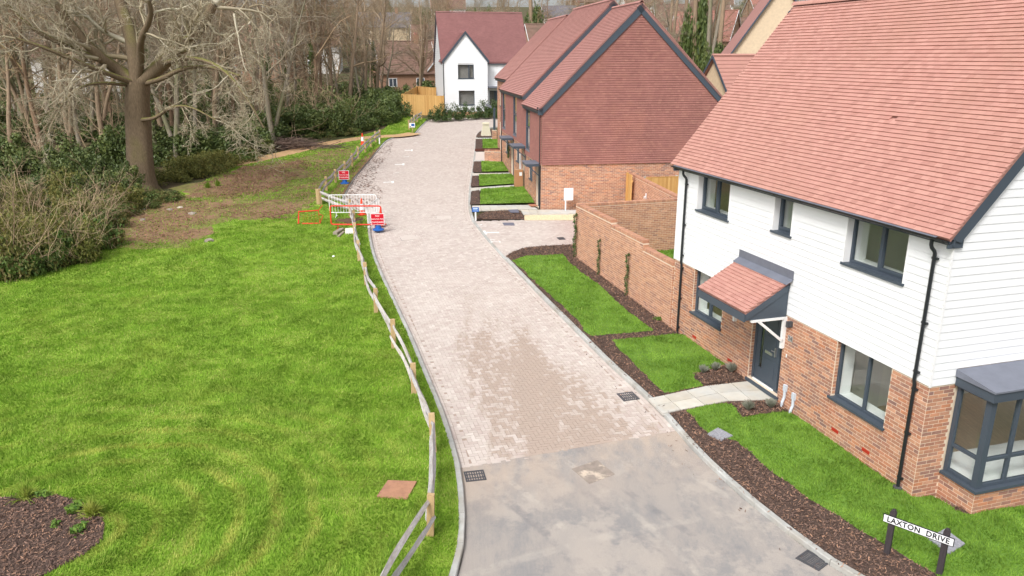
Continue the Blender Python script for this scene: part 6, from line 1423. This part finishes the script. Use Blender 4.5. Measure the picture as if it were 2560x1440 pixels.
# --- shrubs in front of the far white house
for i, (px, py, s) in enumerate(((1085, 303, .95), (1105, 301, 1.0), (1128, 300, 1.1), (1170, 297, 1.05), (1205, 295, 1.05), (1225, 294, 1.2), (1240, 293, 1.1))):
    place('laurel_shrub', [('foliage', LB[i % 3])], tuple(G(px, py)), rng.uniform(0, 6), (s * 1.15, s * 1.15, s * 1.0), 'leafy laurel shrub planted in front of the far white house', 'shrub', 'laurels in front of the white house')
# --- lavender, climbers, small weeds
lv = []
for i in range(260):
    a = rng.uniform(0, 6.28); t = rng.uniform(.1, .75); L = rng.uniform(.12, .24); d = np.array([math.cos(a) * math.sin(t), math.sin(a) * math.sin(t), math.cos(t)]); lv.append(([np.zeros(3), d * L * .6, d * L + [0, 0, -.01]], [.004, .005, .003], 3))
V, Q, R = tubes_np(lv); LV = npmesh('stems', V, [Q], m_lav, rnd=R)
for px, py, lb in ((1758, 934, 'grey lavender in the bark bed left of the door path'), (1788, 927, 'grey lavender in the bark bed left of the door path'), (1828, 932, 'grey lavender in the bark bed left of the door path'), (1870, 1027, 'grey lavender in the bark bed right of the door path'), (1927, 1021, 'grey lavender in the bark bed right of the door path')):
    place('lavender', [('stems', LV)], tuple(G(px, py)), rng.uniform(0, 6), rng.uniform(1.0, 1.35), lb, 'lavender', lb.replace('grey lavender', 'lavenders'))
bedp = [patch('mulch_bed', G2(p), .02, m_mulchb) for p in ([(1732, 936), (1775, 925), (1830, 910), (1862, 945), (1800, 958), (1762, 962)], [(1832, 1010), (1935, 1002), (1968, 1028), (1862, 1043)])]
chips('bark_chips', G2([(1732, 936), (1775, 925), (1830, 910), (1862, 945), (1800, 958), (1762, 962)]), 900, .02, 0); chips('bark_chips', G2([(1832, 1010), (1935, 1002), (1968, 1028), (1862, 1043)]), 900, .02, 0)
cl = []; rr_ = []
for k in range(14): cl.append((-.08, rng.normal(0, .05), .12 + k * .1)); rr_.append((.05, .10 - .004 * k, .09))
V, Q, R = leaf_cloud(330, cl, rr_, .035); CLM = npmesh('foliage', V, [Q], m_laurel, rnd=R); V, Q, R = tubes_np([([(-.07, 0, -.05), (-.08, .02, .5), (-.07, -.01, 1.0), (-.07, .01, 1.5)], [.012, .01, .008, .004], 4)]); CLS = npmesh('stem', V, [Q], m_twig3, rnd=R)
for y, s, lb in ((17.35, 1.25, 'green climber at the drive end of the long garden wall'), (15.0, .95, 'thin green climber on the middle of the long garden wall'), (12.55, 1.05, 'thin green climber on the garden wall nearer the white house')):
    p = Aw(-.06, y, 0); place('wall_climber', [('foliage', CLM), ('stem', CLS)], (p[0], p[1], gz(p[1]) - .02), A_ANG, s, lb, 'climber', None)
w = bpy.data.objects['climbing_plant']; V, Q, R = leaf_cloud(260, [(-.1, .0, .8), (-.1, .02, .5), (-.1, 0, .2)], [(.08, .13, .25)] * 3, .05); link('foliage', npmesh('foliage', V, [Q], m_laurel, rnd=R), w); MB().tube([(-.08, 0, -.9), (-.08, .0, .0), (-.08, 0, .95)], .012, 5).build('stem', m_twig3, w)
V, Q, R = leaf_cloud(90, [(0, 0, .05), (.06, .02, .06), (-.05, .04, .05)], [(.1, .1, .06)] * 3, .035); WD = npmesh('leaves', V, [Q], mat('weed_leaf', [lin(96, 132, 52), lin(122, 150, 64), lin(80, 116, 56)], .6, trans=.2), rnd=R)
for px, py, s, lb in ((195, 1278, 1.6, 'bluish low weed at the edge of the corner mulch'), (136, 1316, .9, 'tiny green weed in the corner mulch'), (205, 1330, 1.4, 'spiky yellow-green weed in the corner mulch'), (105, 1245, 1.2, 'small weed on the far edge of the corner mulch'), (1645, 800, 1.0, 'small green weed in the bark under the garden wall')):
    place('weed', [('leaves', WD)], tuple(G(px, py)), rng.uniform(0, 6), s, lb, 'weed', None)
tf = []
for i in range(240):
    a = rng.uniform(0, 6.28); t = abs(rng.normal(0, .6)); L = rng.uniform(.15, .32); d = np.array([math.cos(a) * math.sin(t), math.sin(a) * math.sin(t), math.cos(t)]); tf.append(([np.array([rng.normal(0, .03), rng.normal(0, .03), 0]), d * L * .6, d * L + [0, 0, -L * .25 * math.sin(t)]], [.005, .005, .001], 3))
V, Q, R = tubes_np(tf); TF_ = npmesh('blades', V, [Q], m_blade, rnd=R)
for px, py, lb in ((65, 1248, 'grass tuft on the far edge of the corner mulch'), (232, 1290, 'grass tuft on the right edge of the corner mulch'), (520, 470, 'iris-like tuft in the leaf litter'), (545, 465, 'iris-like tuft in the leaf litter')):
    place('grass_tuft', [('blades', TF_)], tuple(G(px, py)), rng.uniform(0, 6), 1.3, lb, 'grass tuft', 'tufts in the leaf litter' if 'iris' in lb else None)
for px, py in ((357, 495), (560, 405 + 140), (523, 603), (358, 528), (274, 556), (425, 500), (350, 552)):
    o = link('rubble_stone', SMESH if 'SMESH' in globals() else None) if False else None
sm = bmesh.new(); bmesh.ops.create_icosphere(sm, subdivisions=2, radius=.14)
for v in sm.verts: v.co *= 1 + rng.normal(0, .12); v.co.z *= .6
SMESH = bpy.data.meshes.new('rubble_stone'); sm.to_mesh(SMESH); sm.free(); SMESH.materials.append(m_stone)
for px, py in ((357, 524), (523, 603), (358, 550), (274, 546), (425, 525), (480, 535), (450, 520), (330, 530)):
    o = link('rubble_stone', SMESH); o.location = G(px, py); o.rotation_euler = (0, 0, rng.uniform(0, 6)); k = rng.uniform(.7, 1.6); o.scale = (k, k, k); tag(o, 'pale stone lying in the rubble between the lawn and the oak', 'stone', 'stones in the rubble')
o = MB().lathe([(.03, 0), (.06, .02), (.055, .05), (.02, .07)], 8).build('litter_scrap', m_signw); o.location = G(834, 643); tag(o, 'white scrap of litter on the grass beside the rail fence', 'litter')
rng = np.random.default_rng(33)
# ------------------------------------------------------------------ neighbouring and far houses
m_roofd = mat('old_roof_tile', [lin(126, 100, 88)], .85, noise=.2, nscale=2, second=lin(104, 92, 78), sscale=.8, samt=.6)
m_roofr = mat('red_roof_tile', [lin(152, 108, 96)], .85, noise=.15, nscale=2)
m_roofg = mat('slate_roof', [lin(112, 108, 112)], .8, noise=.12, nscale=2)
m_rend = mat('white_render', [lin(226, 224, 220)], .8, noise=.05)
m_fbrick = mat('distant_brick', [lin(156, 122, 100)], .9, noise=.15, nscale=5)
m_dglass = mat('dark_window', [lin(70, 76, 84)], .15, spec=.6)
def house(label, loc, rz_, w, d, ev, pitch, wm, rm, wins=(), chim=True, barge=m_wtrim, name='far_house'):
    """x along the front, y back, ridge along x; windows (x, z, w, h) on the front, gable windows on the left"""
    t = thing(name, label, 'house', loc, rz_); rz2 = ev + d / 2 * pitch
    bd = MB(); bd.box(0, w, 0, d, -1.5, ev); bd.prism([(0, ev), (d, ev), (d / 2, rz2)], 'x', .0, .25); bd.prism([(0, ev), (d, ev), (d / 2, rz2)], 'x', w - .25, w); bd.build('wall', wm, t)
    ov = .35; n = math.hypot(1, pitch); mb = MB(); za = ev - ov * pitch + .1; zr = rz2 + .1
    mb.prism([(-ov, za), (d / 2, zr), (d / 2, zr + .14), (-ov, za + .14)], 'x', -.25, w + .25); mb.prism([(d + ov, za), (d / 2, zr), (d / 2, zr + .14), (d + ov, za + .14)], 'x', -.25, w + .25); rf = mb.build('roof', rm, t)
    rows = int((d / 2 + ov) * n / .3)
    mb = MB()
    for k in range(rows):
        f = (k + .5) / rows; y = -ov + (d / 2 + ov) * f; z = za + .145 + (zr - za) * f; mb.box(-.24, w + .24, y - .02, y + .0, z - .03, z + .03)
    mb.build('tile_courses', rm, rf); MB().tube([(-.25, d / 2, zr + .12), (w + .25, d / 2, zr + .12)], .12, 6).build('ridge_tiles', rm, rf)
    for x in (-.27, w + .22):
        mb = MB(); mb.prism([(-ov, za - .06), (d / 2, zr - .06), (d / 2, zr + .16), (-ov, za + .16)], 'x', x, x + .05); mb.prism([(d + ov, za - .06), (d / 2, zr - .06), (d / 2, zr + .16), (d + ov, za + .16)], 'x', x, x + .05); mb.build('barge_board', barge, t)
    if chim: c = MB().box(w * .7, w * .7 + .7, d / 2 - .35, d / 2 + .35, rz2 - .6, rz2 + 1.1).build('chimney', m_fbrick, rf); MB().lathe([(.13, 0), (.1, .35)], 8, (w * .7 + .2, d / 2, rz2 + 1.1)).lathe([(.13, 0), (.1, .35)], 8, (w * .7 + .5, d / 2, rz2 + 1.1)).build('chimney_pot', m_roofr, rf)
    for (x, z, ww, hh) in wins:
        f = MB(); f.box(x, x + ww, -.05, -.002, z, z + .08).box(x, x + ww, -.05, -.002, z + hh - .08, z + hh).box(x, x + .08, -.05, -.002, z + .08, z + hh - .08).box(x + ww - .08, x + ww, -.05, -.002, z + .08, z + hh - .08).box(x + ww / 2 - .04, x + ww / 2 + .04, -.05, -.002, z + .08, z + hh - .08); fr = f.build('window', m_wtrim, t); boxobj('pane', m_dglass, fr, x + .02, x + ww - .02, -.03, -.01, z + .02, z + hh - .02)
    return t
def hp(px, Y): return (px - 1280) / (F_PX * CT + 600 * ST) * Y
W2 = [(1, 1, 1.6, 1.2), (4.5, 1, 1.6, 1.2), (1, 3.4, 1.6, 1.1), (4.5, 3.4, 1.6, 1.1)]
def H(label, px, Y, z, rz_, w, d, ev, pitch, wm, rm, wins=W2, **k): return house(label, (hp(px, Y), Y, z), rz_, w, d, ev, pitch, wm, rm, wins, **k)
# pale brick house behind the near one, with its garage
house('pale brick house with red roof and dark verges behind the nearest roof', (24.6, 62.8, 2.4), math.radians(80), 9, 7.4, 5.4, 1.5, m_tan, m_tileB, (), False, m_grey, name='neighbour_house')
house('small pale brick garage with orange-red roof between the two big roofs', (14.1, 50.0, 2.45), math.radians(22), 6, 4.6, 2.5, 1.25, m_tan, m_tile, (), False, m_grey, name='garage')
# left, beyond the wood
H('brown-roofed cottage with white bargeboards beyond the wood', 950, 112, 3.2, math.radians(20), 8, 7, 2.6, 1.15, m_fbrick, m_roofd, wins=[(1, .6, 1.2, 1.2), (5, .6, 1.2, 1.2)])
H('brown-roofed gabled cottage beside the white house', 1010, 122, 3.6, math.radians(-60), 9, 7, 2.6, 1.1, m_fbrick, m_roofd, wins=[(1, .6, 1.2, 1.2)])
H('buff house with rooflights higher behind the cottages', 1030, 165, 6.8, math.radians(5), 12, 8, 4.0, .8, m_tan, m_roofd)
H('white rendered house glimpsed through the wood', 70, 92, 2.8, math.radians(15), 9, 7, 5.2, 1.0, m_rend, m_roofd)
H('white rendered house further along behind the oak', 160, 100, 3.0, math.radians(5), 7, 7, 5.0, 1.0, m_rend, m_roofr)
H('brick house glimpsed behind the wood right of the oak', 560, 128, 4.2, math.radians(-5), 10, 8, 5.0, .9, m_fbrick, m_roofr)
H('white house glimpsed behind the wood near the hedge', 700, 140, 5.0, math.radians(8), 10, 8, 5.0, .9, m_rend, m_roofd)
H('grey-roofed house on the far hill left of the white house', 900, 190, 9.5, 0.1, 12, 8, 5.0, .8, m_tan, m_roofg)
H('red-roofed house on the skyline above the white house', 1080, 260, 17.5, .1, 11, 9, 5.0, 1.1, m_rend, m_roofd)
# right, up the hill
H('white bungalow with slate roof up the hill behind the terrace', 1352, 215, 14.8, -.15, 13, 8, 3.0, .7, m_rend, m_roofg, wins=[(1, .8, 1.8, 1.2), (5, .8, 1.8, 1.2), (9, .8, 1.8, 1.2)])
H('red-roofed house with terracotta chimney behind the far end of the terrace', 1330, 118, 3.8, .2, 10, 8, 5.0, .9, m_fbrick, m_roofd)
H('orange brick house with white window right of the terrace roof', 1668, 120, 5.0, math.radians(-28), 9, 8, 5.2, 1.0, m_fbrick, m_roofr)
H('brown-roofed house behind the terrace ridge', 1640, 150, 8.5, .0, 14, 8, 5.0, .9, m_fbrick, m_roofd)
H('brick house with long white eaves among the trees up the hill', 1760, 150, 8.0, math.radians(35), 12, 8, 5.0, .8, m_fbrick, m_roofr)
H('long dark-roofed house with white gutter on the hill', 1800, 130, 5.6, 0.0, 14, 8, 4.6, .9, m_fbrick, m_roofd)
H('orange house with white windows high on the hill', 1880, 200, 13.5, .1, 11, 8, 5.0, .9, m_fbrick, m_roofr)
H('brown-roofed house high on the hill left', 1720, 235, 17.0, -.1, 12, 8, 5.0, .9, m_rend, m_roofd)
H('white gabled house high on the hill centre', 1560, 250, 18.0, .1, 12, 8, 5.0, .9, m_rend, m_roofd)
H('brick house on the hill above the bungalow', 1440, 275, 20.5, 0.1, 12, 8, 5.0, .9, m_fbrick, m_roofd)
# hillside trees and the ivy-clad ones
for i in range(150):
    Y = rng.uniform(125, 330); px = rng.uniform(850, 2100); X = hp(px, Y)
    m = WPs[i % 5]; place('hillside_tree', [('trunk', m[0]), ('crown', m[1])], (X, Y, gz(Y) - .2), rng.uniform(0, 6.28), (rng.uniform(.8, 1.2),) * 2 + (rng.uniform(.65, 1.0),), 'bare tree on the hillside among the far houses', 'tree', 'bare trees on the hillside')
for i in range(60):
    Y = rng.uniform(110, 320); px = rng.uniform(850, 2050); X = hp(px, Y)
    place('hillside_bush', [('foliage', EB[i % 3])], (X, Y, gz(Y) - .3), rng.uniform(0, 6), (rng.uniform(1.2, 2.6),) * 2 + (rng.uniform(1.4, 4.2),), 'dark evergreen bush on the hillside among the far houses', 'bush', 'evergreens on the hillside')
for i in range(70):
    Y = rng.uniform(125, 380); X = hp(rng.uniform(-100, 900), Y)
    m = WPs[i % 5]; place('woodland_tree', [('trunk', m[0]), ('crown', m[1])], (X, Y, gz(Y) - .2), rng.uniform(0, 6.28), (rng.uniform(.9, 1.4),) * 2 + (rng.uniform(.8, 1.1),), 'bare tree on the far wooded slope behind the oak', 'tree', 'bare trees on the far slope')
for i in range(26):
    Y = rng.uniform(75, 115); X = hp(rng.uniform(1560, 1830), Y)
    m = WPs[i % 5]
    if i % 3 == 0: place('ivy_tree', [('trunk', m[0]), ('foliage', EB[i % 3])], (X, Y, gz(Y)), rng.uniform(0, 6), (1.2, 1.2, 3.2), 'tall ivy-covered tree between the terrace and the nearest roof', 'tree', 'ivy-covered trees behind the terrace')
    elif i % 3 == 1: place('hillside_tree', [('trunk', m[0]), ('crown', m[1])], (X, Y, gz(Y)), rng.uniform(0, 6), (1, 1, .85), 'bare tree behind the terrace by the pale brick house', 'tree', 'bare trees behind the terrace')
    else: place('olive_bush', [('foliage', OB[i % 3])], (X, Y, gz(Y)), rng.uniform(0, 6), (2.2, 2.2, 2.6), 'big olive-green bush behind the terrace by the pale brick house', 'bush', 'olive bushes behind the terrace')
for px, Y in ((968, 118), (985, 128)): place('yellow_shrub', [('foliage', bush_mesh('foliage', 2.2, 2, 3.0, 2200, .12, m_yellow))], (hp(px, Y), Y, gz(Y) + 1), 0, 1.2, 'yellow-green shrub above the brown-roofed cottages', 'shrub', 'yellow shrubs by the cottages')

for i in range(16):
    Y = rng.uniform(84, 108); X = hp(rng.uniform(800, 1060), Y); m = WPs[i % 5]
    if X > -9.5: X -= 3
    if i % 3 < 2: place('woodland_tree', [('trunk', m[0]), ('crown', m[1])], (X, Y, gz(Y) - .2), rng.uniform(0, 6.28), (rng.uniform(.7, 1.0),) * 2 + (rng.uniform(.6, .9),), 'bare tree behind the timber fence by the white house', 'tree', 'bare trees behind the timber fence')
    else: place('holly_bush', [('foliage', EB[i % 3])], (X, Y, gz(Y)), rng.uniform(0, 6), (1.5, 1.5, rng.uniform(.9, 1.5)), 'dark evergreen bush behind the timber fence by the white house', 'bush', 'evergreens behind the timber fence')

for px, Y, sx, sz in ((1742, 84, 1.35, 5.4), (1765, 90, 1.6, 3.6), (1725, 96, 1.3, 3.2), (1790, 86, 1.8, 3.0), (1335, 150, 2.0, 5.0)):
    place('ivy_tree', [('trunk', WPs[0][0]), ('foliage', EB[0]), ('upper_foliage', EB[1])], (hp(px, Y), Y, gz(Y)), 1.0, (sx, sx, sz), 'dense dark green ivy-clad tree rising behind the roofs', 'tree', 'dense ivy-clad trees behind the roofs')
